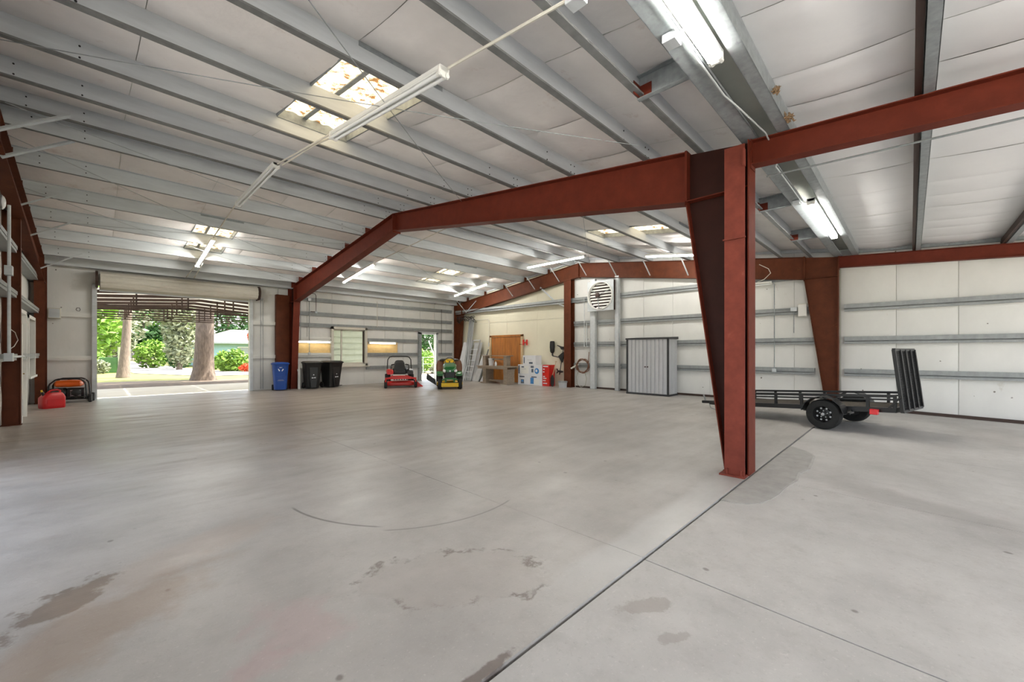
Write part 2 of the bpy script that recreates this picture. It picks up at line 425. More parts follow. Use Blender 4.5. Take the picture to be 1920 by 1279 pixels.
# ------------------------------------------------------------------ floor
fl = build(MB().box(XL-.1, YN-.02, -.30, XR+.1, YB+.1, -.035).box(XL-2.2, YO-.3, -.60, XR+.1, YN-.02, -.30), 'floor', M['joint'], kind='structure')
fl['label'] = 'grey concrete floor of the hall and lean-to'
def slab(x0, x1, y0, y1, m, zf, g=.004):
    b = MB(); p = [(x0+g,y0+g),(x1-g,y0+g),(x1-g,y1-g),(x0+g,y1-g)]
    b.hexa([(x,y,-.34) for x,y in p]+[(x,y,zf(y)) for x,y in p])
    return build(b, 'slab', m, fl)
zl = lambda y: -.012 - .025*(1.38-y)
xs = [XL-.05, 2.8, XR+.05]
for i in range(len(xs)-1):
    slab(xs[i], xs[i+1], YN, 9.9, M['slab'], lambda y: 0.0, .0025)
    slab(xs[i], xs[i+1], 9.9, YB+.3, M['slab'], lambda y: 0.0, .0015)
xs = [XL-2.0, 0.0, 2.8, 5.62, 8.45, 11.3, XR+.05]
ys = [YO, -2.6, YN-.012]
for i in range(len(xs)-1):
    for j in range(2):
        slab(xs[i], xs[i+1], ys[j], ys[j+1], M['slab2'], zl, .005 if i < 3 else .003)
pp = [(4.46,1.385),(4.47,1.27),(4.53,1.17),(4.66,1.08),(4.85,1.03),(5.1,1.0),(5.45,.99),(5.8,.95),(6.15,.99),(6.5,.93),(6.95,.96),(7.3,.99),(7.46,1.05),(7.62,1.17),(7.74,1.30),(7.80,1.385)]
pb = MB(); n = len(pp); random.seed(3)
pb.rings([[(x,y,zl(y)-.02) for x,y in pp],[(x,y,zl(y)+.006) for x,y in pp],[(x*.96+6.1*.04,y*.9+1.2*.1,zl(y)+.011) for x,y in pp]])
build(pb, 'mortar_patch', M['patch'], fl)

# ------------------------------------------------------------------ walls: outer siding with openings, liner panels, girts
GZ = (.85, 1.72, 2.60, 3.60)      # underside of the girts on the end walls
BZ = (.68, 1.29, 1.98, 2.57, 3.05, 3.65)
def puff(z, zs):
    e = [0.0]+[g+.1 for g in zs]+[5.4]
    for a, b_ in zip(e, e[1:]):
        if a <= z <= b_: return math.sin(math.pi*(z-a)/(b_-a))**.7
    return 0
def panel(parent, axis, w, sgn, u0, u1, z0, ztopf, zs, m, amp=.03, name='liner_panel', gap=.004):
    """sheet in a wall; axis 'X' = plane X=w, u runs along Y; sgn = direction of the room"""
    u0 += gap; u1 -= gap
    nz = max(4, int((ztopf((u0+u1)/2)-z0)/.16)); nu = 8
    def P(u, z, d): return (w+sgn*d, u, z) if axis == 'X' else (u, w+sgn*d, z)
    b = MB(); ph = random.uniform(0, 6)
    def fn(a, c):
        u = u0+(u1-u0)*a; zt = ztopf(u); z = z0+(zt-z0)*c
        e = 1-(2*a-1)**8
        wr = .5+.5*math.sin(ph+a*9+math.sin(z*3+ph)*1.2)
        return P(u, z, .02+amp*puff(z, zs)*e*(.75+.25*wr))
    b.grid(fn, nu, nz)
    b.grid(lambda a, c: P(u0+(u1-u0)*a, z0+(ztopf(u0+(u1-u0)*a)-z0)*c, 0.0), 1, 1)
    rim = [(u0, z0), (u1, z0), (u1, ztopf(u1)), (u0, ztopf(u0))]
    for (a, c), (d, e) in zip(rim, rim[1:]+rim[:1]):
        b.add([P(a,c,0),P(d,e,0),P(d,e,.02),P(a,c,.02)], [(0,1,2,3)])
    return build(b, name, m, parent, smooth=True)
def girt(parent, axis, w, sgn, u0, u1, z, m=None, h=.19, d=.11):
    def P(u, dd, zz): return (w+sgn*dd, u, zz) if axis == 'X' else (u, w+sgn*dd, zz)
    t = .006
    prof = [(0,h),(d,h),(d,h*.44),(d-t*2,h*.44),(d-t*2,h-t),(.035,h-t),(.035,.03),(d-.02,.03),(d-.02,.055),(d-.012,.055),(d-.012,0),(0,0)]
    return build(MB().rings([[P(u0,a,z+c) for a,c in prof],[P(u1,a,z+c) for a,c in prof]]), 'girt', m or M['girt'], parent)
roofz = lambda y: ztop(y)+.30

# back wall
OP = [(.05,4.20,0,3.60),(7.35,8.85,.97,2.52),(11.90,12.80,0,2.43)]
xs = [XL-.1,.05,4.20,7.35,8.85,11.90,12.80,XR+.1]
b = MB()
for x0, x1 in zip(xs, xs[1:]):
    o = [q for q in OP if abs(q[0]-x0) < .01]
    if not o: b.box(x0, YB+.04, -.1, x1, YB+.08, 4.39)
    else:
        q = o[0]; b.box(x0, YB+.04, q[3], x1, YB+.08, 4.39)
        if q[2] > 0: b.box(x0, YB+.04, -.1, x1, YB+.08, q[2])
wb = build(b, 'wall_back', M['siding'], kind='structure')
zt = lambda u: 4.36
for x0, x1 in ((XL,.05),(4.20,5.20),(5.20,6.30),(6.30,7.35),(8.85,9.90),(9.90,10.90),(10.90,11.90),(12.80,13.55),(13.55,XR)):
    panel(wb, 'Y', YB+.03, -1, x0, x1, 0, zt, BZ if x0 > 5 else (1.33, 2.62), M['liner'])
panel(wb, 'Y', YB+.03, -1, .05, 4.20, 3.60, zt, (), M['liner'], .0)
panel(wb, 'Y', YB+.03, -1, 7.35, 8.85, 0, lambda u: .97, (), M['liner'], .0)
panel(wb, 'Y', YB+.03, -1, 7.35, 8.85, 2.52, zt, (2.57,3.05,3.65), M['liner'])
panel(wb, 'Y', YB+.03, -1, 11.90, 12.80, 2.43, zt, (2.57,3.05,3.65), M['liner'])
for x0, x1, zz in ((XL+.2,-.02,(1.25,2.57)),(4.27,5.08,(1.25,2.57)),(5.85,7.28,(.68,1.29,1.98)),(8.92,11.84,(.68,1.29,1.98)),(12.86,13.9,(.68,1.29,1.98)),(5.85,13.9,(2.57,3.05,3.65))):
    for z in zz: girt(wb, 'Y', YB, -1, x0, x1, z, M['white'] if x0 < 5 or (x0 < 6 and x1 < 8) else None, h=.16 if x0 > 5 else .13)
# yellow fibre board behind the two wall lamps
for x0, x1 in ((5.86,7.25),(8.95,10.55)):
    build(MB().box(x0, YB-.035, 1.46, x1, YB-.05, 1.97), 'fibre_panel', M['yellowins'], wb, label='yellow fibre insulation panel')

# right end wall
def endwall_outer(x0, x1, y0, y1, name):
    pts = [(y0, -.25), (y1, -.25), (y1, 4.39)]
    if y0 < YM < y1: pts.append((YM, ztop(YM)+.32))
    pts.append((y0, 4.39)) if y0 >= 1 else pts.extend([(YN, 4.39), (y0, zlean(y0)+.22)])
    return build(MB().prism(pts, 'X', x0, x1), name, M['siding'], kind='structure')
wr = endwall_outer(XR+.04, XR+.08, YO, YB+.08, 'wall_right')
ys = [YO,-5.5,-4.35,-3.2,-1.95,-.81,.27,1.38]
for a, c in zip(ys, ys[1:]): panel(wr, 'X', XR+.03, -1, a, c, zl(a)+.02, lambda u: zlean(u)+.2, GZ[:3], M['liner'])
ys = [1.42,2.45,3.60,4.80,6.05,7.15,8.10,9.30,10.40]
for a, c in zip(ys, ys[1:]): panel(wr, 'X', XR+.03, -1, a, c, 0, roofz, GZ, M['liner'])
ys = [10.40,12.4,14.4,16.4,YB]
for a, c in zip(ys, ys[1:]):
    panel(wr, 'X', XR+.03, -1, a, c, 0, lambda u: 2.99, (), M['cream'], 0, 'wall_board', .003)
    panel(wr, 'X', XR+.03, -1, a, c, 3.0, roofz, (), M['cream'], 0, 'wall_board', .003)
for z in GZ[:3]:
    girt(wr, 'X', XR, -1, YO, 1.30, z); girt(wr, 'X', XR, -1, 1.95, 8.05, z); girt(wr, 'X', XR, -1, 9.36, 10.25, z)
girt(wr, 'X', XR, -1, 1.95, 18.2, GZ[3])
girt(wr, 'X', XR-.12, -1, 10.65, 18.2, GZ[3]-.02, h=.2, d=.16)
for z in GZ[:3]: girt(wr, 'X', XR, -1, 8.24, 9.1, z)
build(MB().box(XR-.035, 1.45, 0, XR-.015, 10.2, .07), 'baseboard_right', M['dark'], kind='structure')
build(MB().hexa([(XR-.06,YO,zl(YO)),(XR-.015,YO,zl(YO)),(XR-.015,1.38,zl(1.38)),(XR-.06,1.38,zl(1.38)),(XR-.06,YO,zl(YO)+.08),(XR-.015,YO,zl(YO)+.08),(XR-.015,1.38,zl(1.38)+.07),(XR-.06,1.38,zl(1.38)+.07)]), 'baseboard_lean', M['dark'], kind='structure')

# left end wall, with an unseen doorway opening added to let in daylight
wlw = build(MB().prism([(YN,-.25),(3.8,-.25),(3.8,4.70),(YN,4.39)], 'X', XL-.08, XL-.04).prism([(3.8,3.5),(8.6,3.5),(8.6,ztop(8.6)+.32),(3.8,4.70)], 'X', XL-.08, XL-.04).prism([(8.6,-.25),(YB+.08,-.25),(YB+.08,4.39),(YM,ztop(YM)+.32),(8.6,ztop(8.6)+.32)], 'X', XL-.08, XL-.04), 'wall_left', M['siding'], kind='structure')
ys = [1.42,2.6,3.8,5.0,6.2,7.4,8.6,9.8,11.0,12.2,13.25,14.3,15.4,16.6,17.5,YB-.02]
for a, c in zip(ys, ys[1:]): panel(wlw, 'X', XL-.03, 1, a, c, 3.5 if 3.7 < a < 8.5 else 0, roofz, GZ, M['liner'])
for z in (1.33, 2.60, 3.52):
    for a, c in ((1.5,3.75),(8.65,9.88),(9.95,13.05),(13.18,18.2)): girt(wlw, 'X', XL, 1, a, c, z, h=.13, d=.22)

# ------------------------------------------------------------------ ceiling: liner sheets, roof sheets, purlins
ceil = build(MB().box(XL, YM-.06, ztop(YM)+.335, XR, YM+.06, ztop(YM)+.35), 'ceiling', M['siding'], kind='structure')
PN = [1.46, 2.05, 2.75, 4.07, 5.40, 6.76, 8.14, 9.50]
PF = [10.25, 11.62, 13.03, 14.43, 15.84, 17.25, 18.10]
PL = [1.06, -.08, -1.50, -2.9, -4.3, -5.7]
SK = {0: [('n',2.0,2.95,4.07,6.76), ('f',1.9,2.85,13.03,15.84)], 1: [('n',10.05,11.0,4.07,6.76), ('f',10.05,11.2,13.03,15.84)]}
def sheet(x0, x1, y0, y1, pur, zf, m, amp=.07):
    ps = sorted([y0]+[p for p in pur if y0+.05 < p < y1-.05]+[y1])
    ny = max(6, int((y1-y0)/.16)); b = MB(); ph = random.uniform(0, 6)
    def fn(a, c):
        y = y0+(y1-y0)*c; x = x0+.003+(x1-x0-.006)*a
        s = 0
        for p, q in zip(ps, ps[1:]):
            if p <= y <= q: s = math.sin(math.pi*(y-p)/(q-p))**.8*min(1, (q-p)/1.2)
        wr = .5+.5*math.sin(ph+a*7+1.3*math.sin(y*2.1+ph))
        return (x, y, zf(y)+(.285 if zf is ztop else .205)-amp*s*(.55+.45*(1-(2*a-1)**6))*(.8+.2*wr))
    b.grid(fn, 10, ny)
    return build(b, 'liner_sheet', m, ceil, smooth=True)
def roofsheet(x0, x1, y0, y1, zf, m=None, name='roof_sheet', off=None):
    off = off or (.315 if zf is ztop else .235)
    return build(MB().hexa([(x0,y0,zf(y0)+off),(x1,y0,zf(y0)+off),(x1,y1,zf(y1)+off),(x0,y1,zf(y1)+off)]+[(x0,y0,zf(y0)+off+.02),(x1,y0,zf(y0)+off+.02),(x1,y1,zf(y1)+off+.02),(x0,y1,zf(y1)+off+.02)]), name, m or M['siding'], ceil)
def strip(x0, x1, sks):
    for side, y0, y1, pur in (('n',YN-.03,YM,PN),('f',YM,YB+.06,PF)):
        hole = [q for q in sks if q[0] == side and abs(q[1]-x0) < .02]
        if not hole:
            sheet(x0, x1, y0, y1, pur, ztop, M['ceil']); roofsheet(x0, x1, y0, y1, ztop)
        else:
            _, a, c, h0, h1 = hole[0]
            for p, q in ((y0,h0),(h1,y1)):
                sheet(x0, x1, p, q, pur, ztop, M['ceil']); roofsheet(x0, x1, p, q, ztop)
            if x1 > c+.02:
                sheet(c, x1, h0, h1, pur, ztop, M['ceil']); roofsheet(c, x1, h0, h1, ztop)
            # corrugated translucent panels, one per purlin bay
            mid = (PN if side == 'n' else PF); cuts = [h0]+[p for p in mid if h0+.1 < p < h1-.1]+[h1]
            for p, q in zip(cuts, cuts[1:]):
                b = MB(); k = 36
                def fn(u, v, p=p, q=q):
                    y = p+(q-p)*v; return (a+(c-a)*u, y, ztop(y)+.38+.012*math.sin(u*2*math.pi*6))
                b.grid(fn, k, 4)
                build(b, 'skylight_panel', M['skyl'], ceil, smooth=True, label='dirty translucent skylight panel')
            fr = MB()
            for xx in (a, c): fr.hexa([(xx-.012,h0,ztop(h0)+.25),(xx+.012,h0,ztop(h0)+.25),(xx+.012,h1,ztop(h1)+.25),(xx-.012,h1,ztop(h1)+.25),(xx-.012,h0,ztop(h0)+.39),(xx+.012,h0,ztop(h0)+.39),(xx+.012,h1,ztop(h1)+.39),(xx-.012,h1,ztop(h1)+.39)])
            for yy in (h0+.005, h1-.005): fr.box(a, yy-.012, ztop(yy)+.23, c, yy+.012, ztop(yy)+.39)
            xm = (a+c)/2-.14
            fr.hexa([(xm-.03,h0,ztop(h0)+.35),(xm+.03,h0,ztop(h0)+.35),(xm+.03,h1,ztop(h1)+.35),(xm-.03,h1,ztop(h1)+.35),(xm-.03,h0,ztop(h0)+.365),(xm+.03,h0,ztop(h0)+.365),(xm+.03,h1,ztop(h1)+.365),(xm-.03,h1,ztop(h1)+.365)])
            build(fr, 'skylight_frame', M['galv2'], ceil)
for bay, bx in ((0,[XL-.03,.35,1.9,3.3,4.45,XB]),(1,[XB,7.1,8.55,10.05,11.5,12.9,XR+.03])):
    for x0, x1 in zip(bx, bx[1:]):
        sks = []
        for q in SK[bay]:
            if x0-.2 < q[1] < x1: sks.append((q[0], x0, max(q[2], x0+.9), q[3], q[4]))
        strip(x0, x1, sks)
LX = [XL-2.0+(XR+.03-XL+2.0)*k/20 + .12*math.sin(k*2.3)*(0 < k < 20) for k in range(21)]
for x0, x1 in zip(LX, LX[1:]):
    sheet(x0, x1, YO, 1.06, PL, zlean, M['ceil2'], .06); roofsheet(x0, x1, YO-.3, YN+.02, zlean)

def purlin(y, x0, x1, z0, up, m=None, h=.28, fl_=.07, name='purlin'):
    t = .004*2; lip = .02
    # Z section in (y, z); up=+1: lower flange towards -Y (camera), upper towards +Y
    s = up
    prof = [(0,0),(-s*fl_,0),(-s*fl_,lip),(-s*(fl_-t),lip),(-s*(fl_-t),t),(-s*0-s*t*.0,t),(0,h-.001),(s*(fl_-t),h-.001),(s*(fl_-t),h-lip),(s*fl_,h-lip),(s*fl_,h),(-s*t*.5,h),(-s*t*.5,t*1.1)]
    prof = [(-s*fl_,0),(s*t*.5,0),(s*t*.5,h-t),(s*fl_,h-t),(s*fl_,h),(-s*t*.5,h),(-s*t*.5,t),(-s*(fl_-t),t),(-s*(fl_-t),lip),(-s*fl_,lip)]
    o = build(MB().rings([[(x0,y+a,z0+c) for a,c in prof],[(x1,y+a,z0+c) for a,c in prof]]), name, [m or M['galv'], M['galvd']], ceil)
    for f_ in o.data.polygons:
        if all(o.data.vertices[v].co.z < z0+lip+.002 for v in f_.vertices): f_.material_index = 1  # lower flange faces take the darker grey
    return o
bolts = MB()
for k, y in enumerate(PN[2:]+PF[:-1]):
    z = ztop(y); up = 1 if y < YM else -1
    purlin(y, XL, XB+.55, z, up); purlin(y+.012, XB-.75, XR, z+.001, up)
    for dx in (-.72, -.10):
        for dz in (.08, .20):
            bolts.lathe([(.011,0),(.011,.008)], (XB+dx, y-.012, z+dz), 'Y', 6)
            bolts.lathe([(.011,0),(.011,.008)], (XB+dx+.10, y-.012, z+dz+.004), 'Y', 6) if dx > -.5 else None
    for dx in (.9, 1.5):
        for dz in (.07, .20): bolts.lathe([(.011,0),(.011,.008)], (XL+dx-.3, y-.012, z+dz), 'Y', 6)
build(bolts, 'bolts', M['blackm'], ceil, kind='stuff')
purlin(2.05, XL, XB, ztop(2.05), 1); purlin(2.05, XB, XR, ztop(2.05), 1)
# eave struts along the column line and along the back wall
def cchan(y0, y1, z0, z1, x0, x1, openneg, m, t=.006, lip=.03):
    b = MB()
    b.box(x0, y0, z0, x1, y1, z0+t); b.box(x0, y0, z1-t, x1, y1, z1)
    yw = y1 if openneg else y0
    b.box(x0, yw-t/2, z0, x1, yw+t/2, z1)
    yo = y0 if openneg else y1
    b.box(x0, yo-t/2, z0, x1, yo+t/2, z0+lip); b.box(x0, yo-t/2, z1-lip, x1, yo+t/2, z1)
    return build(b, 'eave_strut', m, ceil)
cchan(1.33, 1.50, 4.09, 4.36, XL-1.5, XR-.05, True, M['galv2'])
cchan(1.00, 1.115, 4.07, 4.28, XL-1.5, XR-.05, False, M['galv2'])
cchan(18.02, 18.22, 4.08, 4.36, XL, XR-.05, False, M['galv'])
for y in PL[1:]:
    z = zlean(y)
    b = MB(); t = .006
    for x0, x1 in ((XL-1.6, XR-.05),):
        b.box(x0, y-.09, z, x1, y+.0, z+t); b.box(x0, y-.09, z+.196-t, x1, y, z+.196); b.box(x0, y-.092, z, x1, y-.086, z+.196)
        b.box(x0, y-.006, z, x1, y, z+.03)
    pu = build(b, 'purlin', M['galv2'], ceil)
    build(MB().box(XL-1.6, y+.004, z+.02, XR-.05, y+.055, z+.15), 'shade_strip', M['dark'], pu)  # added dark box that paints the shade inside the purlin channel
build(MB().hexa([(XR-.10,YO,zlean(YO)+.10),(XR-.03,YO,zlean(YO)+.10),(XR-.03,1.0,zlean(1.0)+.10),(XR-.10,1.0,zlean(1.0)+.10),(XR-.10,YO,zlean(YO)+.18),(XR-.03,YO,zlean(YO)+.18),(XR-.03,1.0,zlean(1.0)+.18),(XR-.10,1.0,zlean(1.0)+.18)]), 'trim_lean', M['galv2'], kind='structure')
b = MB()
for y0, y1 in ((1.5, YM), (YM, 18.2)):
    b.hexa([(XR-.09,y0,ztop(y0)+.17),(XR-.03,y0,ztop(y0)+.17),(XR-.03,y1,ztop(y1)+.17),(XR-.09,y1,ztop(y1)+.17),(XR-.09,y0,ztop(y0)+.26),(XR-.03,y0,ztop(y0)+.26),(XR-.03,y1,ztop(y1)+.26),(XR-.09,y1,ztop(y1)+.26)])
build(b, 'trim_gable', M['galv'], kind='structure')
# spacer channels with red clips between the last purlins
for x in (4.0, 8.75, 11.6):
    z = ztop(1.75)
    sp = build(MB().box(x-.005, 1.5, z, x+.005, 2.04, z+.25).box(x-.06, 1.5, z, x+.0, 2.04, z+.006).box(x-.06, 1.5, z+.24, x, 2.04, z+.246), 'spacer_channel', M['galv2'], ceil)
    build(MB().box(x-.018, 1.90, z+.02, x-.010, 2.03, z+.15).box(x-.15, 2.022, z+.02, x-.01, 2.03, z+.15), 'clip', M['red'], sp, label='red painted steel clip')
# thin diagonal bracing rods under the roof
def rod(p, q, r=.005):
    b = MB(); p, q = Vector(p), Vector(q)
    pts = [p.lerp(q, i/10)+Vector((0,0,-.05*math.sin(math.pi*i/10))) for i in range(11)]
    build(b.tube(pts, r, 5), 'brace_rod', M['galv2'], ceil, smooth=True)
ZR = -.02
for (x0, y0), (x1, y1) in (((.6,2.95),(5.6,7.02)), ((-1.0,7.0),(5.0,2.55)), ((-.9,9.3),(5.5,11.4)), ((-1.0,12.7),(5.5,17.0)), ((-1.0,10.6),(5.5,15.4)), ((-1.0,14.5),(5.5,12.4)),
                           ((6.0,9.5),(14.0,4.2)), ((6.0,11.6),(14.0,16.8)), ((6.0,4.2),(14.0,9.3))):
    rod((x0,y0,ztop(y0)+ZR), (x1,y1,ztop(y1)+ZR))

# ------------------------------------------------------------------ rigid steel frames
def plateX(poly, x, t=.012): return MB().prism(poly, 'X', x-t/2, x+t/2)
def frame(name, x, fw, m, label, far_w=.40, near=True, web_t=.012, depth0=.66, depth1=.44):
    root = empty(name, (x, YM, 0)); tag(root, label, 'steel frame')
    B_ = lambda mb, n, **k: build(mb, n, m, root, world=True, **k)
    yk0, yk1 = 2.16, YB-.76
    zb0, zb1 = ztop(yk0)-depth0, ztop(YM)-depth1
    for (ya, yb) in ((yk0, YM), (yk1, YM)):
        r = B_(plateX([(ya,zb0),(yb,zb1),(yb,ztop(YM)),(ya,ztop(yk0))], x), 'rafter')
        r['label'] = 'tapered rafter web'
        B_(MB().hexa([(x-fw,min(ya,yb),0)]*8) if False else slab_bar(x, fw, ya, zb0, yb, zb1, -.014), 'flange')
        B_(slab_bar(x, fw, ya, ztop(yk0), yb, ztop(YM), -.014), 'flange')
    for y in (yk0, yk1): B_(MB().box(x-fw, y-.014, zb0-.05, x+fw, y+.014, ztop(yk0)+.02), 'end_plate')
    B_(MB().box(x-fw, YM-.014, zb1-.05, x+fw, YM+.014, ztop(YM)), 'end_plate')
    for s, (yo, yi, yk) in ((1,(YN+.006,1.67,yk0)), (-1,(YB-.15,YB-.42,yk1))):
        c = build(plateX([(yo,0),(yi,0),(yk,zb0),(yk,ztop(yk0)),(yo,ztop(YN))], x), 'column', M['shadedred'] if (m is M['red']) else m, root, world=True)
        B_(MB().box(x-fw*1.2, yo-.007, 0, x+fw*1.2, yo+.007, 4.07), 'flange')
        d = Vector((0, yk-yi, zb0)); 
        B_(MB().hexa([(x-fw,yi-.007,0),(x+fw,yi-.007,0),(x+fw,yi+.007,0),(x-fw,yi+.007,0),(x-fw,yk-.007,zb0),(x+fw,yk-.007,zb0),(x+fw,yk+.007,zb0),(x-fw,yk+.007,zb0)]), 'flange')
        B_(MB().box(x-fw, min(yo,yk), zb0-.006, x+fw, max(yo,yk), zb0+.006), 'stiffener')
        B_(MB().box(x-fw*1.15, min(yo,yi)-.01, 0, x+fw*1.15, max(yo,yi)+.02, .018), 'base_plate')
        ab = MB()
        for dx in (-.08, .08):
            for yy in (min(yo,yi)+.05, max(yo,yi)-.03): ab.cyl((x+dx,yy,.015),(x+dx,yy,.075),.011,6)
        B_(ab, 'anchor_bolts', kind='stuff')
    # purlin clips standing on the far slope
    for y in PF[1:]:
        B_(MB().box(x-.075, y-.11, ztop(y), x+.075, y-.10, ztop(y)+.22), 'clip')
    return root
def slab_bar(x, fw, ya, za, yb, zb, t):
    p = sorted([(ya,za),(yb,zb)])
    (a, za), (c, zc) = p
    return MB().hexa([(x-fw,a,za+t/2),(x+fw,a,za+t/2),(x+fw,c,zc+t/2),(x-fw,c,zc+t/2),(x-fw,a,za-t/2),(x+fw,a,za-t/2),(x+fw,c,zc-t/2),(x-fw,c,zc-t/2)])
fB = frame('rigid_frame', XB, .12, M['red'], 'rust red steel frame spanning the middle of the hall with tapered post')
# extra post welded to the near column of the middle frame
pz = 3.98
pt = empty('support_post', (5.40, 1.52, 0)); tag(pt, 'rust red steel post bolted to the floor in front of the middle frame', 'post')
build(MB().box(5.394, 1.41, .02, 5.408, 1.635, pz), 'flange', M['fadedred'], pt, world=True)
build(MB().box(5.408, 1.515, .02, XB-.008, 1.525, pz), 'web', M['fadedred'], pt, world=True)
build(MB().box(5.34, 1.40, .0, XB-.175, 1.68, .02), 'base_plate', M['fadedred'], pt, world=True)
ab = MB()
for yy in (1.445, 1.60): ab.cyl((5.372,yy,.02),(5.372,yy,.09),.012,6)
for yy in (1.45,): ab.cyl((5.46,yy,.02),(5.46,yy,.09),.012,6)
build(ab, 'anchor_bolts', M['fadedred'], pt, world=True, kind='stuff')
build(MB().box(5.375, 1.40, 2.86, 5.394, 1.65, 2.875), 'stiffener', M['fadedred'], pt, world=True)
build(MB().box(5.30, 1.40, 3.70, 5.394, 1.412, 3.90), 'clip', M['fadedred'], pt, world=True); build(MB().box(5.408, 1.412, 3.2, 5.416, 1.45, 3.4), 'clip', M['fadedred'], pt, world=True)
fR = frame('rigid_frame', XRF, .10, M['brown'], 'brown steel frame against the far end wall with the fan', depth0=.62, depth1=.56)
fL = frame('rigid_frame', XLF, .10, M['brown'], 'dark brown steel frame against the left end wall')
# flange braces
def brace(root, p, q, m=None, w=.035):
    build(MB().bar(p, q, w, .006).bar(p, q, .006, w), 'flange_brace', m or M['galv'], root, world=True)
for y in (9.2, 10.35, 12.4, 14.2, 16.9): brace(fL, (XLF+.05,y+.05,ztop(y)-.5),(XLF+.85,y+.02,ztop(y)+.04), w=.06 if y < 11 else .035)
for y in (5.4, 6.76, 8.14, 9.5, 10.9, 12.3, 13.7): brace(fR, (XRF-.05,y,ztop(y)-.50),(XRF-.62,y+.02,ztop(y)+.02), w=.045)
brace(fR, (XRF-.05,17.2,3.62),(XRF-.75,17.2,4.25)); brace(fR, (XRF-.1,17.2,3.62),(XRF-.05,16.4,4.2))
brace(fR, (XRF-.02,12.0,4.42),(XRF-.02,11.2,3.75), w=.07)
brace(fR, (XRF-.02,10.66,3.45),(XRF-.02,11.0,3.62), w=.05)
# lean-to rafters and outer posts
def lean(x, m, label):
    root = empty('lean_to_rafter', (x, 1.3, 0)); tag(root, label, 'steel beam')
    y0, y1 = YO, 1.385; dz = .285
    build(plateX([(y0,zlean(y0)-dz),(y1,zlean(y1)-dz),(y1,zlean(y1)),(y0,zlean(y0))], x, .01), 'web', m, root, world=True)
    build(slab_bar(x, .085, y0, zlean(y0), y1, zlean(y1), -.012), 'flange', m, root, world=True)
    build(slab_bar(x, .085, y0, zlean(y0)-dz, y1, zlean(y1)-dz, .012), 'flange', m, root, world=True)
    build(MB().box(x-.09, y1, zlean(y1)-dz-.05, x+.09, y1+.012, zlean(y1)+.04), 'end_plate', m, root, world=True)
    build(MB().box(x-.09, YO, zl(YO), x+.09, YO+.012, zlean(YO)-dz).box(x-.005, YO, zl(YO), x+.005, YO+.2, zlean(YO)-dz).box(x-.09, YO+.19, zl(YO), x+.09, YO+.2, zlean(YO)-dz), 'outer_post', m, root, world=True)
    return root
lean(XB, M['red'], 'bright red steel beam carrying the lean-to roof from the middle post')
lean(XRF, M['red'], 'bright red steel beam along the far wall of the lean-to')
lean(XLF-1.4, M['red'], 'red steel beam at the near end of the lean-to')
# posts in the end walls
def ipost(x0, x1, y0, y1, z1, m, label, name='wall_post'):
    root = empty(name, ((x0+x1)/2, (y0+y1)/2, 0)); tag(root, label, 'post')
    ym = (y0+y1)/2
    build(MB().box(x0, ym-.005, 0, x1, ym+.005, z1), 'web', m, root, world=True)
    build(MB().box(x0, y0, 0, x0+.012, y1, z1), 'flange', m, root, world=True)
    build(MB().box(x1-.012, y0, 0, x1, y1, z1), 'flange', m, root, world=True)
    build(MB().box(x0-.02, y0-.02, 0, x1+.01, y1+.02, .015), 'base_plate', m, root, world=True)
ipost(XR-.30, XR-.02, 10.27, 10.63, ztop(10.4)-.52, M['brown'], 'brown steel post between the boarded wall and the fan')
ipost(XL+.01, XL+.26, 13.06, 13.17, ztop(13)-.4, M['brown'], 'dark brown steel post on the left end wall')
ipost(XL+.01, XL+.26, 9.9, 9.94, ztop(9.9)-.4, M['brown'], 'dark brown steel post at the left edge beside the electrical boxes')
# plate beside the far column of the middle frame
build(MB().box(5.07, YB-.24, 0, 5.545, YB-.04, 3.80), 'trim_column', M['brown'], kind='structure')
# galvanised posts under the fan
for y0, y1, l in ((9.11,9.35,'galvanised steel post under the left edge of the fan'),(8.05,8.22,'galvanised steel post under the right edge of the fan')):
    r = empty('fan_post', (XR-.17, (y0+y1)/2, 0)); tag(r, l, 'post', 'posts below the fan')
    x0, x1 = XR-.24, XR-.125
    build(MB().box(x0, y0, 0, x0+.008, y1, 4.45).box(x0, y0, 0, x1, y0+.008, 4.45).box(x0, y1-.008, 0, x1, y1, 4.45), 'channel', M['galv'], r, world=True)
    build(MB().box(x0-.01, y0-.02, 0, x1, y1+.02, .012), 'base_plate', M['galv2'], r, world=True)

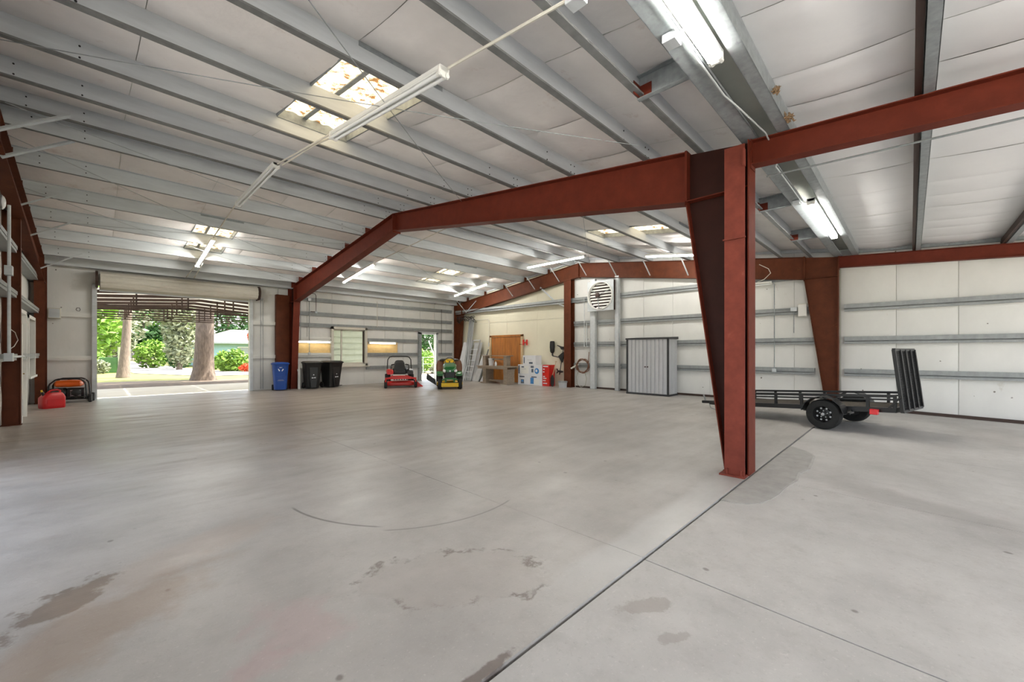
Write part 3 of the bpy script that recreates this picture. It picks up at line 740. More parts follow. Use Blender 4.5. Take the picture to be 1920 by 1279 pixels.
# ------------------------------------------------------------------ lamps
def strip_light(name, c, length, axis, lit, label, group, z_rot=None, wall=False, tilt=0.0, tubes=2):
    """fluorescent batten along local X; origin at its mounting face, tubes hang below"""
    root = empty(name, c); root.rotation_euler = (0, tilt, {'X': 0, 'Y': R(90)}[axis]) ; tag(root, label, 'light fixture', group)
    L_ = length/2
    body = MB().prism([(-.055,0),(.055,0),(.04,-.045),(-.04,-.045)], 'X', -L_, L_)
    build(body, 'housing', M['white'], root)
    build(MB().prism([(-.058,-.040),(-.045,-.050),(.045,-.050),(.058,-.040),(.058,-.036),(.045,-.044),(-.045,-.044),(-.058,-.036)], 'X', -L_+.01, L_-.01), 'reflector', M['white'], root)
    for s in ((-1, 1) if tubes == 2 else (0,)):
        build(MB().cyl((-L_+.05,s*.036,-.078),(L_-.05,s*.036,-.078),.019,10), 'tube', (M['tubew'] if name == 'wall_light' else M['tube1'] if tubes == 1 else M['tube']) if lit else M['lampoff'], root, smooth=True)
    for e in (-1, 1):
        eb = MB()
        eb.box(e*L_, -.06, -.10, e*(L_-.03), .06, 0)
        build(eb, 'end_cap', M['white'], root, bevel=.006)
        for s in ((-1, 1) if tubes == 2 else (0,)):
            build(MB().cyl((e*(L_-.06),s*.036,-.078),(e*(L_+.012),s*.036,-.078),.023,8), 'lamp_holder', M['white'], root, smooth=True)
    return root
GL = 'fluorescent battens under the hall roof'
def ceil_light(x, y0, y1, lit, label, drop=.02):
    ym = (y0+y1)/2; z0, z1 = ztop(y0), ztop(y1)
    r = strip_light('fluorescent_light', (x, ym, (z0+z1)/2-drop if (y0-YM)*(y1-YM) > 0 else min(z0,z1)-.02), math.hypot(y1-y0, z1-z0) if (y0-YM)*(y1-YM) > 0 else y1-y0, 'Y', lit, label, GL, tubes=1 if lit else 2)
    if (y0-YM)*(y1-YM) > 0:
        t = math.atan2(z1-z0, y1-y0); r.rotation_euler = Matrix.Rotation(R(90), 3, 'Z').to_euler()
        r.rotation_euler = (Matrix.Rotation(t, 3, 'X') @ Matrix.Rotation(R(90), 3, 'Z')).to_euler()
    return r
ceil_light(2.40, 3.27, 5.95, False, 'unlit fluorescent batten hanging across the skylight nearest the camera')
ceil_light(2.31, 8.25, 11.1, False, 'unlit fluorescent batten hanging under the ridge in the near bay')
ceil_light(2.30, 13.7, 16.4, True, 'lit fluorescent batten below the skylight nearest the roller door')
ceil_light(6.95, 13.6, 16.2, True, 'lit fluorescent batten over the window wall just beyond the middle frame')
ceil_light(12.48, 13.75, 16.2, True, 'lit fluorescent batten over the green tractor by the far corner')
ceil_light(12.15, 8.25, 11.0, True, 'lit fluorescent batten under the ridge near the fan')
ceil_light(12.60, 4.4, 6.2, True, 'lit fluorescent batten to the right of the fan, beside the tapered post')
strip_light('fluorescent_light', (2.55, 1.215, 4.11), 2.5, 'X', True, 'lit twin tube batten between the eave channels at the top edge of the picture', 'fluorescent battens between the eave channels')
strip_light('fluorescent_light', (10.0, 1.215, 4.11), 3.0, 'X', True, 'lit twin tube batten between the eave channels beyond the post', 'fluorescent battens between the eave channels')
for x0, x1, l in ((5.84,7.24,'lit fluorescent batten on the back wall left of the window'),(8.98,10.4,'lit fluorescent batten on the back wall right of the window')):
    r = strip_light('wall_light', ((x0+x1)/2, YB-.125, 1.95), x1-x0, 'X', True, l, 'fluorescent battens beside the window', tubes=1)
    r.rotation_euler = (R(-55), 0, 0)
# galvanised lamp on the far wall right of the post (switched off)
r = strip_light('wall_light', (XR-.16, 3.45, 3.62), .95, 'Y', False, 'unlit green-grey batten high on the far wall behind the post', None, tubes=1)
# round glass flood lamp by the left edge
r = empty('flood_lamp', (-1.06, 10.32, 3.88)); tag(r, 'round glass flood lamp fixed on the left end wall', 'lamp')
build(MB().lathe([(.02,-.10),(.07,-.08),(.10,-.02),(.115,.03),(.11,.04)], (0,0,0), 'X', 20), 'housing', M['steel'], r, smooth=True)
build(MB().lathe([(.105,.035),(.09,.055),(.05,.068),(.001,.072)], (0,0,0), 'X', 20), 'lens', M['lampoff'], r, smooth=True)
build(MB().cyl((-.1,0,0),(-.2,0,-.02),.02,8), 'bracket', M['galv2'], r)

# conduits
def conduit(name, runs, r, m, label, boxes=(), cat='conduit'):
    o0 = runs[0][0]; root = empty(name, o0); tag(root, label, cat)
    for p in runs: build(MB().tube(p, r, 7), 'pipe', m, root, smooth=True, world=True)
    for c, s in boxes: build(MB().cbox(c, s), 'junction_box', M['galv'], root, world=True, bevel=.006)
    return root
conduit('conduit', [[(2.44,1.55,4.06),(2.43,3.25,ztop(3.25)-.03)], [(2.38,5.95,ztop(5.95)-.03),(2.33,8.25,ztop(8.25)-.04)], [(2.46,5.95,ztop(5.95)-.02),(2.40,6.6,ztop(6.6)-.03),(2.40,8.2,ztop(8.2)-.05)], [(2.30,11.1,ztop(11.1)-.06),(2.28,13.7,ztop(13.7)-.03)], [(2.27,16.4,ztop(16.4)-.03),(2.22,18.0,ztop(18.0)-.03)], [(2.42,16.2,ztop(16.2)-.02),(2.44,17.98,ztop(18.0)-.03)]], .014, M['offwhite'], 'pale conduit run linking the battens across the near bay ceiling', [((2.46,1.75,4.07),(.11,.13,.06))])
conduit('conduit', [[(XB+1.3,9.0,ztop(9.0)-.03),(XB+1.28,13.6,ztop(13.6)-.03)]], .014, M['offwhite'], 'pale conduit run just beyond the middle frame ceiling')
conduit('conduit', [[(2.6,1.335,4.065),(4.4,1.335,4.065),(4.7,1.30,4.07),(5.5,1.22,4.07),(5.78,1.22,4.03),(6.3,1.25,4.06),(6.6,1.335,4.065),(8.6,1.335,4.065)], [(3.3,1.36,4.07),(3.25,1.22,4.05)], [(8.4,1.36,4.07),(8.6,1.22,4.06)]], .009, M['galv'], 'thin galvanised conduit along the eave channel above the post', [((3.30,1.40,4.05),(.13,.11,.07)),((8.38,1.40,4.05),(.1,.1,.06)),((6.05,1.36,4.0),(.1,.08,.06))])
conduit('pipe_run', [[(6.0,1.32,3.74),(6.0,-1.0,3.655),(6.0,-4,3.53)]], .011, M['galv2'], 'thin grey pipe slung below the lean-to beam', cat='pipe')
xw = XR-.15
conduit('conduit', [[(xw,3.03,3.62),(xw,2.95,3.60),(xw,2.92,3.52),(xw,2.92,.97)]], .013, M['galv2'], 'grey conduit dropping down the far wall right of the middle post', [((xw,2.92,.95),(.06,.11,.11))])
conduit('conduit', [[(xw,2.43,2.72),(xw,2.43,2.05)], [(xw,2.9,2.76),(xw,2.36,2.76)]], .012, M['galv2'], 'short grey conduit with box on the third girt of the far wall', [((xw,2.43,2.74),(.06,.16,.12))])
conduit('conduit', [[(xw,9.69,3.74),(xw,9.69,1.7)], [(xw,9.58,2.7),(xw,9.58,1.78),(xw,9.55,1.72),(xw,9.48,1.70)]], .014, M['galv'], 'pair of grey pipes on the wall left of the fan')
conduit('conduit', [[(xw+.1,16.9,3.20),(xw+.1,15.73,3.20),(xw+.1,15.66,3.13),(xw+.1,15.64,1.95)]], .016, M['offwhite'], 'painted conduit dropping to a switch left of the wooden doors', [((xw+.1,15.62,1.88),(.05,.13,.20))])
yw = YB-.15
conduit('conduit', [[(6.35,yw,3.72),(6.35,yw,1.46)], [(5.86,yw,3.74),(6.35,yw,3.74)], [(6.0,yw,3.72),(6.0,yw,2.0)]], .013, M['galv2'], 'grey conduit drop crossing the lit batten left of the window', [((6.35,yw,3.72),(.13,.06,.12)),((6.35,yw,1.42),(.09,.05,.12))])
conduit('conduit', [[(6.25,yw,4.0),(6.58,yw,3.98),(6.62,yw,3.9),(6.62,yw,3.22),(6.4,yw,3.21)]], .013, M['dark'], 'dark conduit bend high on the back wall', [((6.62,yw,3.2),(.09,.05,.09))])
conduit('conduit', [[(9.42,yw,3.9),(9.42,yw,2.68)]], .013, M['offwhite'], 'pale conduit high on the back wall above the red mower')
conduit('conduit', [[(13.15,yw,3.8),(13.15,yw,1.4)]], .012, M['dark'], 'dark conduit on the back wall right of the open door')
conduit('conduit', [[(4.62,yw,3.6),(4.62,yw,.05)], [(4.54,yw,3.6),(4.54,yw,.05)]], .011, M['galv2'], 'pair of thin chains hanging beside the roller door', cat='chain')
xl = XL+.30
conduit('conduit', [[(xl,10.98,2.80),(xl,10.98,1.48)], [(xl,10.98,1.41),(xl,13.0,1.41)], [(xl,10.98,2.95),(xl,10.98,4.0)]], .022, M['galv'], 'thick conduit with two boxes on the left end wall', [((xl,10.95,2.88),(.09,.16,.16)),((xl,10.95,1.41),(.10,.18,.14))])
conduit('cable', [[(xl,11.05,1.9),(xl+.02,11.5,1.85),(xl+.02,11.9,1.72),(xl+.01,11.5,1.6),(xl,11.1,1.55)]], .006, M['offwhite'], 'loose white cable loop hanging on the left end wall', cat='cable')
conduit('cable', [[(XRF-.2,3.25,4.12),(XRF-.25,3.0,3.95),(XRF-.22,2.95,3.82),(XRF-.2,3.12,3.66),(XRF-.18,3.3,3.6)]], .010, M['offwhite'], 'curved white cable hanging beside the far wall batten', cat='cable')
r = empty('junction_box', (XR-.16, 2.22, 2.52)); tag(r, 'white metal box on the far wall girt beside the column', 'box')
build(MB().box(-.06,-.10,0,.04,.10,.36), 'body', M['white'], r, bevel=.008); build(MB().box(-.07,-.11,.34,.05,.11,.36), 'lid', M['offwhite'], r)
r = empty('breaker_box', (-.84, YB-.14, 2.50)); tag(r, 'grey electrical box on the back wall left of the roller door', 'electrical box')
build(MB().box(-.13,-.05,0,.13,.09,.30), 'body', M['offwhite'], r, bevel=.008); build(MB().box(-.11,-.06,.02,.11,-.05,.28), 'cover', M['galv'], r)
r = build(MB().tube([(-.05,0,.0),(-.03,0,.05),(.02,0,.055),(.04,0,.0),(.02,0,-.05),(-.03,0,-.04)], .008, 6, close=True), 'wall_hook', M['dark'], smooth=True); r.location = (-.35, YB-.10, 2.80); tag(r, 'small dark ring hook on the back wall above the generator', 'hook')
# crumbled nests on the lean-to ceiling
for (x, y, s) in ((4.72,.95,.06),(5.36,.96,.075)):
    b = MB(); random.seed(int(x*10))
    for k in range(26):
        c = Vector((random.uniform(-1,1)*s*1.1, random.uniform(-1,1)*s*.5, random.uniform(-.8,.3)*s*.5)); d = Vector((random.uniform(-1,1),random.uniform(-1,1),random.uniform(-1,1))).normalized()
        b.tube([c-d*s*.35, c+d*s*.1+Vector((0,0,-.01)), c+d*s*.4], [s*.05,s*.14,s*.02], 5)
    o = build(b, 'mud_nest', M['nest'], smooth=True); o.location = (x, y, 4.10)
    tag(o, 'crumbly brown nest on the lean-to ceiling ' + ('farther from the red beam' if x < 5 else 'right against the red beam'), 'nest', 'nests on the lean-to ceiling', None)

# ------------------------------------------------------------------ roller door, window, doors
r = empty('roller_door', (2.12, YB-.1, 0)); tag(r, 'rolled up off-white steel roller door above the driveway opening', 'roller door')
poly = []
for k in range(44):
    a = 2*math.pi*k/44; q = .242 if k % 4 < 2 else .226; poly.append((YB-.30+q*math.cos(a), 3.76+q*math.sin(a)))
build(MB().prism(poly, 'X', .12, 4.38), 'rolled_curtain', M['offwhite'], r, world=True)
for k in range(4):
    build(MB().box(.10, YB-.07+.006*(k%2), 3.47+k*.06, 4.16, YB-.05+.006*(k%2), 3.527+k*.06), 'slat', M['offwhite'], r, world=True)
build(MB().box(.10, YB-.085, 3.42, 4.16, YB-.035, 3.468), 'bottom_bar', M['galv'], r, world=True)
for x in (.045, 4.43):
    build(MB().cyl((x-.03,YB-.30,3.76),(x+.03,YB-.30,3.76),.26,20).box(x-.02,YB-.3,3.50,x+.02,YB+.0,4.02), 'end_bracket', M['dark'], r, world=True)
for x0, x1 in ((-.06,.05),(4.18,4.28)):
    build(MB().box(x0, YB-.16, 0, x1, YB-.04, 3.62), 'guide_rail', M['galv'], r, world=True)
    build(MB().box(x0, YB-.035, 0, x1, YB+.1, 3.60), 'jamb', M['offwhite'], r, world=True)
r = empty('window_1', (8.1, YB, .95)); r['kind'] = 'structure'
W = lambda mb, n, m, **k: build(mb, n, m, r, world=True, **k)
for (x0,x1,z0,z1) in ((7.27,7.37,.86,2.62),(8.83,8.93,.86,2.62),(7.27,8.93,.86,.97),(7.27,8.93,2.51,2.62)):
    W(MB().box(x0, YB-.15, z0, x1, YB-.02, z1), 'window_frame', M['offwhite'])
for (x0,x1,z0,z1) in ((7.37,7.42,.97,2.51),(7.74,7.80,.97,2.51),(8.78,8.83,.97,2.51),(7.37,8.83,.97,1.02),(7.37,8.83,2.46,2.51)):
    W(MB().box(x0, YB-.02, z0, x1, YB+.05, z1), 'sash', M['dark'] if x0 > 8.7 else M['offwhite'])
W(MB().box(7.42,YB+.01,1.02,7.74,YB+.016,2.46), 'pane', M['glass']); W(MB().box(7.80,YB+.01,1.02,8.78,YB+.016,2.46), 'pane', M['glass'])
W(MB().box(7.2, YB-.2, .82, 9.0, YB-.02, .86), 'window_sill', M['offwhite'])
r = empty('door_1', (12.35, YB, 0)); r['kind'] = 'structure'
for (x0,x1,z1,z0) in ((11.74,11.90,2.52,0),(12.80,12.93,2.52,0)): W = build(MB().box(x0, YB-.15, z0, x1, YB-.02, z1), 'door_jamb', M['galv'] if x0 > 12 else M['galv2'], r, world=True)
build(MB().box(11.74, YB-.15, 2.43, 12.93, YB-.02, 2.55), 'door_head', M['galv'], r, world=True)
lf = build(MB().box(11.86, YB+.10, .01, 11.905, YB+.98, 2.40), 'door_leaf', M['white'], r, world=True, bevel=.004)
build(MB().tube([(11.905,YB+.92,1.0),(11.97,YB+.92,1.0),(11.97,YB+.80,1.0)],.016,8), 'door_handle', M['steel'], r, world=True)
# orange plywood double door
r = empty('door_2', (XR-.03, 14.4, 0)); r['kind'] = 'structure'
xd = XR-.02
for (y0,y1,z0,z1) in ((13.24,13.36,0,2.34),(15.44,15.56,0,2.34),(13.24,15.56,2.24,2.34)): build(MB().box(xd-.08,y0,z0,xd,y1,z1), 'door_frame', M['tan'] if z0 < 1 else M['wood'], r, world=True, bevel=.004)
for (y0,y1) in ((13.37,14.46),(14.48,15.43)):
    lf = build(MB().box(xd-.045,y0,.02,xd-.005,y1,2.23), 'door_leaf', M['wood'], r, world=True, bevel=.004)
    ym = 14.40 if y0 < 14 else 14.54
build(MB().box(xd-.052,14.44,.02,xd-.044,14.50,2.23), 'cover_strip', M['wood'], r, world=True)
# white doors in the left end wall
for n, (y0, y1, z0, z1, l) in enumerate(((13.55,14.65,0,2.35,0),(15.2,16.6,.9,2.32,1))):
    r = empty('door_3' if n == 0 else 'window_2', (XL+.05, (y0+y1)/2, z0)); r['kind'] = 'structure'
    for (a,c,e,f_) in ((y0-.08,y0,z0,z1+.08),(y1,y1+.08,z0,z1+.08),(y0-.08,y1+.08,z1,z1+.08)): build(MB().box(XL+.0,a,e,XL+.22,c,f_), 'door_frame' if n == 0 else 'window_frame', M['white'], r, world=True)
    if n == 0:
        build(MB().box(XL+.06,y0+.01,.01,XL+.105,y1-.01,z1-.01), 'door_leaf', M['white'], r, world=True)
        build(MB().lathe([(.001,0),(.03,.0),(.03,.05),(.012,.055),(.012,.09)], (XL+.105,y1-.1,1.0), 'X', 12), 'door_handle', M['brass'], r, world=True, smooth=True)
    else:
        build(MB().box(XL+.05,y0,z0,XL+.06,y1,z1), 'pane', M['glass'], r, world=True); build(MB().box(XL+.03,y0,(z0+z1)/2-.03,XL+.1,y1,(z0+z1)/2+.03), 'sash', M['white'], r, world=True)
        build(MB().box(XL+.0,y0-.1,z0-.05,XL+.25,y1+.1,z0), 'window_sill', M['white'], r, world=True)
r = empty('leaning_board', (XL+.2, 13.42, 0)); tag(r, 'tall white board leaning upright against the left end wall post', 'board')
build(MB().box(0,-.02,0,.05,.10,2.1), 'board', M['white'], r); build(MB().box(.05,.02,.15,.055,.08,.5), 'label_plate', M['galv'], r)

# ------------------------------------------------------------------ exhaust fan
fc = Vector((XR-.42, 8.77, 3.72)); r = empty('exhaust_fan', (XR-.38, 8.77, 3.13)); tag(r, 'round louvred exhaust fan in a square plate high on the far wall', 'fan')
b = MB(); k = 40; sq = []; ci = []
for j in range(k):
    a = 2*math.pi*j/k; c, s = math.cos(a), math.sin(a); m_ = max(abs(c), abs(s)); sq.append((c/m_*.585, s/m_*.595)); ci.append((c*.53, s*.53))
b.rings([[(fc.x,fc.y+u,fc.z+v) for u,v in sq],[(fc.x,fc.y+u,fc.z+v) for u,v in ci],[(fc.x+.05,fc.y+u,fc.z+v) for u,v in ci],[(fc.x+.05,fc.y+u,fc.z+v) for u,v in sq]], close=True)
build(b, 'mounting_plate', M['galv'], r, world=True)
build(MB().lathe([(.565,0),(.565,-.03),(.54,-.045),(.525,-.03),(.525,.10),(.535,.10)], (fc.x,fc.y,fc.z), 'X', 40, cap=False), 'ring', M['white'], r, world=True, smooth=True)
for i in range(9):
    z = -.46+i*.115; hw = math.sqrt(max(.02,.51**2-z*z))
    b = MB().hexa([(fc.x+.06,fc.y-hw,fc.z+z-.03),(fc.x+.06,fc.y+hw,fc.z+z-.03),(fc.x+.065,fc.y+hw,fc.z+z-.03),(fc.x+.065,fc.y-hw,fc.z+z-.03),(fc.x+.11,fc.y-hw,fc.z+z+.040),(fc.x+.11,fc.y+hw,fc.z+z+.040),(fc.x+.115,fc.y+hw,fc.z+z+.040),(fc.x+.115,fc.y-hw,fc.z+z+.040)])
    build(b, 'louvre', M['white'], r, world=True)
build(MB().box(fc.x+.16,fc.y-.58,fc.z-.58,fc.x+.165,fc.y+.58,fc.z+.58), 'backing', M['dark'], r, world=True)
build(MB().lathe([(.02,-.04),(.09,-.03),(.10,.0),(.10,.05),(.05,.06)], (fc.x+.0,fc.y+.12,fc.z+.03), 'X', 16), 'motor', M['dark'], r, world=True, smooth=True)
for a in (35, 155, 275):
    p = (fc.x-.0, fc.y+.12, fc.z+.03); q = (fc.x, fc.y+.5*math.cos(R(a)), fc.z+.5*math.sin(R(a))); build(MB().bar(p, q, .02, .02), 'strut', M['galv2'], r, world=True)

# ------------------------------------------------------------------ metal cabinet
r = empty('storage_cabinet', (13.80, 6.57, 0)); tag(r, 'tall light grey ribbed metal storage cabinet with dark trim against the far wall', 'cabinet')
hx, hy, hz = .36, .75, 1.94
build(MB().box(-hx,-hy,.05,hx,hy,hz), 'body', M['cabinet'], r)
build(MB().box(-hx-.03,-hy-.03,0,hx,hy+.03,.06), 'plinth', M['cabtrim'], r)
build(MB().hexa([(-hx-.05,-hy-.05,hz),(hx,-hy-.05,hz),(hx,hy+.05,hz),(-hx-.05,hy+.05,hz),(-hx-.05,-hy-.05,hz+.05),(hx,-hy-.05,hz+.09),(hx,hy+.05,hz+.09),(-hx-.05,hy+.05,hz+.05)]), 'roof', M['cabtrim'], r)
for y in (-hy, hy): build(MB().box(-hx-.025,y-.03,.05,-hx+.01,y+.03,hz), 'corner_trim', M['cabtrim'], r)
for s in (-1, 1):
    y0, y1 = (.005, hy-.035) if s > 0 else (-hy+.035, -.005)
    poly = [(y0, -hx-.012)]
    nrib = 5; w = (y1-y0)/nrib
    for i in range(nrib):
        a = y0+i*w; poly += [(a+.008,-hx-.032),(a+w-.030,-hx-.032),(a+w-.026,-hx-.006),(a+w-.004,-hx-.006)]
    poly += [(y1,-hx-.012),(y1,-hx-.002),(y0,-hx-.002)]
    d = build(MB().rings([[(x,y,.08) for y,x in poly],[(x,y,hz-.01) for y,x in poly]]), 'door', M['cabinet'], r)
    build(MB().lathe([(.001,-.05),(.022,-.045),(.022,-.02),(.01,-.015),(.01,.0)], (-hx-.02, s*.045, .98), 'X', 12), 'knob', M['dark'], d, smooth=True)
for i in range(4): build(MB().box(-hx+.06+i*.16,-hy-.008,.08,-hx+.075+i*.16,-hy,hz-.02), 'side_rib', M['cabinet'], r)

# ------------------------------------------------------------------ bins
r = empty('recycling_bin', (5.06, 17.60, 0), R(-12)); tag(r, 'blue plastic recycling bin in front of the far brown column', 'bin')
b = MB()
b.loft([(0.04,0,0,.40,.44,.12),(.10,0,0,.43,.47,.14),(.5,0,0,.48,.55,.16),(.98,0,.0,.55,.62,.18),(1.02,0,0,.58,.65,.18)], 'Z')
build(b, 'body', M['blue'], r, smooth=True)
lid = MB().loft([(1.02,0,-.0,.62,.70,.19),(1.05,0,0,.63,.71,.19),(1.09,0,.02,.52,.60,.18),(1.10,0,.02,.30,.40,.12)], 'Z')
build(lid, 'lid', M['blue'], r, smooth=True)
build(MB().cyl((-.28,.38,1.0),(.28,.38,1.0),.02,10), 'handle', M['blue'], r, smooth=True)
build(MB().box(-.20,-.293,.55,.20,-.272,.575), 'grip', M['blue'], r, bevel=.004)
for s in (-1, 1): build(MB().lathe([(.02,-.03),(.10,-.03),(.11,-.01),(.11,.01),(.10,.03),(.02,.03)], (s*.24,.24,.11), 'X', 18), 'wheel', M['rubber'], r, smooth=True)
# recycling symbol: three folded arrows
for k in range(3):
    a = R(90+120*k); b = MB()
    def pt_(u, v): return (u*math.cos(a)-v*math.sin(a), u*math.sin(a)+v*math.cos(a))
    poly = [pt_(*q) for q in ((.055,-.05),(.085,-.05),(.085,.015),(.10,.015),(.070,.055),(.040,.015),(.055,.015))]
    b.rings([[(p, -.305, .84+q) for p,q in poly],[(p,-.300,.84+q) for p,q in poly]])
    build(b, 'recycling_arrow', M['card'], r, label='white recycling arrow')
build(MB().box(-.09,-.290,.42,.09,-.262,.425).box(-.11,-.285,.39,.11,-.262,.395), 'print', M['cabinet'], r, kind='stuff')
def wheelie(loc, rz, label):
    r = empty('wheelie_bin', loc, rz); tag(r, label, 'bin', 'black wheeled bins by the back wall')
    b = MB().loft([(.03,0,.02,.46,.50,.06),(.12,0,.02,.50,.54,.06),(.55,0,.0,.55,.62,.07),(1.0,0,-.01,.62,.74,.08),(1.04,0,-.01,.66,.78,.08)], 'Z')
    build(b, 'body', M['black'], r, smooth=True)
    build(MB().loft([(1.04,0,-.02,.68,.82,.08),(1.07,0,-.02,.69,.83,.08),(1.12,0,0,.58,.70,.08),(1.13,0,0,.40,.50,.06)], 'Z'), 'lid', M['black'], r, smooth=True)
    build(MB().prism([(-.17,.95),(.17,.95),(.14,.40),(.10,.05),(-.10,.05),(-.14,.40)], 'Y', -.36, -.26), 'front_panel', M['black'], r, bevel=.012)
    build(MB().prism([(-.07,.30),(-.05,.36),(.05,.36),(.07,.30),(.075,.08),(-.075,.08)], 'Y', -.368, -.355), 'grab_recess', M['blackm'], r)
    build(MB().lathe([(.001,0),(.055,.0),(.055,.006)], (0,-.366,.56), 'Y', 18), 'badge', M['blackm'], r, smooth=True)
    build(MB().cbox((0,-.368,.575), (.035,.004,.035)), 'badge_mark', M['card'], r)
    build(MB().box(-.075,-.368,.435,-.01,-.362,.47), 'print', M['card'], r); build(MB().box(.01,-.368,.44,.075,-.362,.472), 'print', M['card'], r)
    build(MB().cyl((-.28,.44,1.02),(.28,.44,1.02),.018,10), 'handle', M['black'], r, smooth=True)
    build(MB().cyl((-.28,.24,.12),(.28,.24,.12),.012,8), 'axle', M['steel'], r)
    for s in (-1, 1): build(MB().lathe([(.02,-.03),(.11,-.03),(.12,-.01),(.12,.01),(.11,.03),(.02,.03)], (s*.27,.24,.12), 'X', 18), 'wheel', M['rubber'], r, smooth=True)
    return r
wheelie((6.24, 17.62, 0), R(-8), 'black wheeled bin with its front facing out, beside the blue bin')
wheelie((7.05, 17.68, 0), R(14), 'black wheeled bin turned aside below the window')
b = MB(); random.seed(4)
pts = [(7.42+.06*math.sin(k*1.7)*(1-k/18)+.02*k, YB-.12-.03*math.cos(k*1.3), max(.015,.34-.03*k)) for k in range(18)]
o = build(MB().tube([Vector(p)-Vector((7.45,YB-.12,0)) for p in pts], .014, 6), 'cable', M['blackm'], smooth=True); o.location = (7.45, YB-.12, 0); tag(o, 'tangled black cable on the floor right of the wheeled bins', 'cable')
o = build(MB().cyl((0,0,0),(0,0,.72),.055,14).cyl((0,0,.72),(0,0,.80),.07,14).cyl((0,0,.80),(0,0,1.0),.03,10), 'white_pipe', M['white'], smooth=True); o.location = (5.80, 17.75, 0); tag(o, 'upright white pipe standing between the blue and black bins', 'pipe')

# ------------------------------------------------------------------ red zero-turn mower (front towards local -Y)
def tyre(mb, c, r, w, n=24):
    return mb.lathe([(r*.55,-w/2),(r*.86,-w/2),(r*.97,-w*.36),(r,-w*.15),(r,w*.15),(r*.97,w*.36),(r*.86,w/2),(r*.55,w/2),(r*.5,0),(r*.55,-w/2)], c, 'X', n, cap=False)
def rim(mb, c, r, w, n=20):
    return mb.lathe([(.001,-w*.25),(r*.18,-w*.3),(r*.2,-w*.12),(r*.48,-w*.1),(r*.56,-w*.42),(r*.56,w*.42),(r*.48,w*.1),(r*.2,w*.12),(r*.18,w*.3),(.001,w*.25)], c, 'X', n)
r = empty('riding_mower', (9.33, 15.98, 0), R(-28)); tag(r, 'red zero-turn riding mower with black seat and roll bar', 'mower')
P_ = lambda mb, n, m, **k: build(mb, n, m, r, **k)
P_(MB().loft([(.08,.0,-.24,1.14,.80,.14),(.11,.0,-.24,1.20,.86,.16),(.21,.0,-.24,1.20,.86,.16),(.25,.0,-.24,1.10,.76,.14)], 'Z'), 'mower_deck', M['bred'], smooth=True)
P_(MB().prism([(.62,-.12),(.95,-.06),(.95,.02),(.62,.30)], 'Y', -.45, .0), 'discharge_chute', M['bred'], bevel=.01)
for s in (-1, 1):
    P_(MB().bar((s*.40,-.95,.42),(s*.30,.95,.40),.07,.09), 'frame_rail', M['bred'])
    P_(MB().bar((s*.40,-.92,.42),(s*.60,-1.0,.40),.08,.07).cyl((s*.60,-1.0,.44),(s*.60,-1.0,.26),.03,10), 'caster_arm', M['bred'])
    P_(MB().bar((s*.545,-.94,.27),(s*.545,-.88,.10),.015,.06).bar((s*.655,-.94,.27),(s*.655,-.88,.10),.015,.06).box(s*.54,-.97,.25,s*.66,-.91,.27), 'caster_fork', M['bred'])
    w = P_(tyre(MB(), (s*.60,-.88,.17), .17, .12), 'caster_wheel', M['rubber'], smooth=True); build(rim(MB(), (s*.60,-.88,.17), .17, .10), 'rim', M['cabinet'], w, smooth=True)
    w = P_(tyre(MB(), (s*.50,.55,.27), .27, .24), 'drive_wheel', M['rubber'], smooth=True); build(rim(MB(), (s*.50,.55,.27), .27, .2), 'rim', M['blackm'], w, smooth=True)
    P_(MB().loft([(.18,0,0,.01,.01,.002)], 'Z') if False else MB().loft([(-.30,s*.42,.60,.26,.14,.05),(-.1,s*.42,.64,.30,.20,.07),(.5,s*.43,.64,.30,.20,.07),(.78,s*.42,.60,.24,.14,.05)], 'Y'), 'fender', M['bred'] if s < 0 else M['blackm'], smooth=True)
    P_(MB().tube([(s*.36,.0,.58),(s*.38,-.06,.82),(s*.36,-.16,.94),(s*.20,-.22,.96)], .016, 8), 'control_lever', M['blackm'], smooth=True)
    P_(MB().tube([(s*.36,-.16,.94),(s*.24,-.21,.965)], .024, 8), 'lever_grip', M['rubber'], smooth=True)
P_(MB().bar((-.42,-.94,.42),(.42,-.94,.42),.09,.09), 'front_beam', M['bred'])
P_(MB().hexa([(-.36,-.93,.40),(.36,-.93,.40),(.36,-.40,.46),(-.36,-.40,.46),(-.36,-.93,.43),(.36,-.93,.43),(.36,-.40,.49),(-.36,-.40,.49)]), 'foot_plate', M['bred'], bevel=.006)
for i in range(6): P_(MB().box(-.29+i*.10,-.96,.335,-.23+i*.10,-.90,.375), 'beam_slot', M['blackm'])
P_(MB().loft([(-.12,0,.62,.44,.08,.03),(-.02,0,.62,.48,.12,.05),(.34,0,.63,.48,.12,.05),(.42,0,.63,.44,.10,.04)], 'Y'), 'seat', M['black'], smooth=True)
P_(MB().loft([(.66,0,.36,.42,.10,.04),(.80,0,.40,.46,.13,.06),(1.0,0,.45,.44,.13,.06),(1.10,0,.48,.34,.11,.05),(1.13,0,.49,.20,.07,.03)], 'Z'), 'backrest', M['black'], smooth=True)
P_(MB().tube([(-.50,.62,.45),(-.52,.60,.80),(-.50,.58,1.15),(-.42,.58,1.27),(-.30,.58,1.30),(.30,.58,1.30),(.42,.58,1.27),(.50,.58,1.15),(.52,.60,.80),(.50,.62,.45)], .022, 8), 'roll_bar', M['blackm'], smooth=True)
P_(MB().loft([(.45,0,.62,.66,.24,.06),(.65,0,.66,.66,.36,.1),(.95,0,.62,.58,.30,.1)], 'Y'), 'engine', M['blackm'], smooth=True)
P_(MB().loft([(-.36,-.46,.62,.14,.12,.05),(-.28,-.46,.66,.20,.20,.08),(-.05,-.46,.66,.22,.22,.08)], 'Y'), 'fuel_tank', M['bred'], smooth=True)
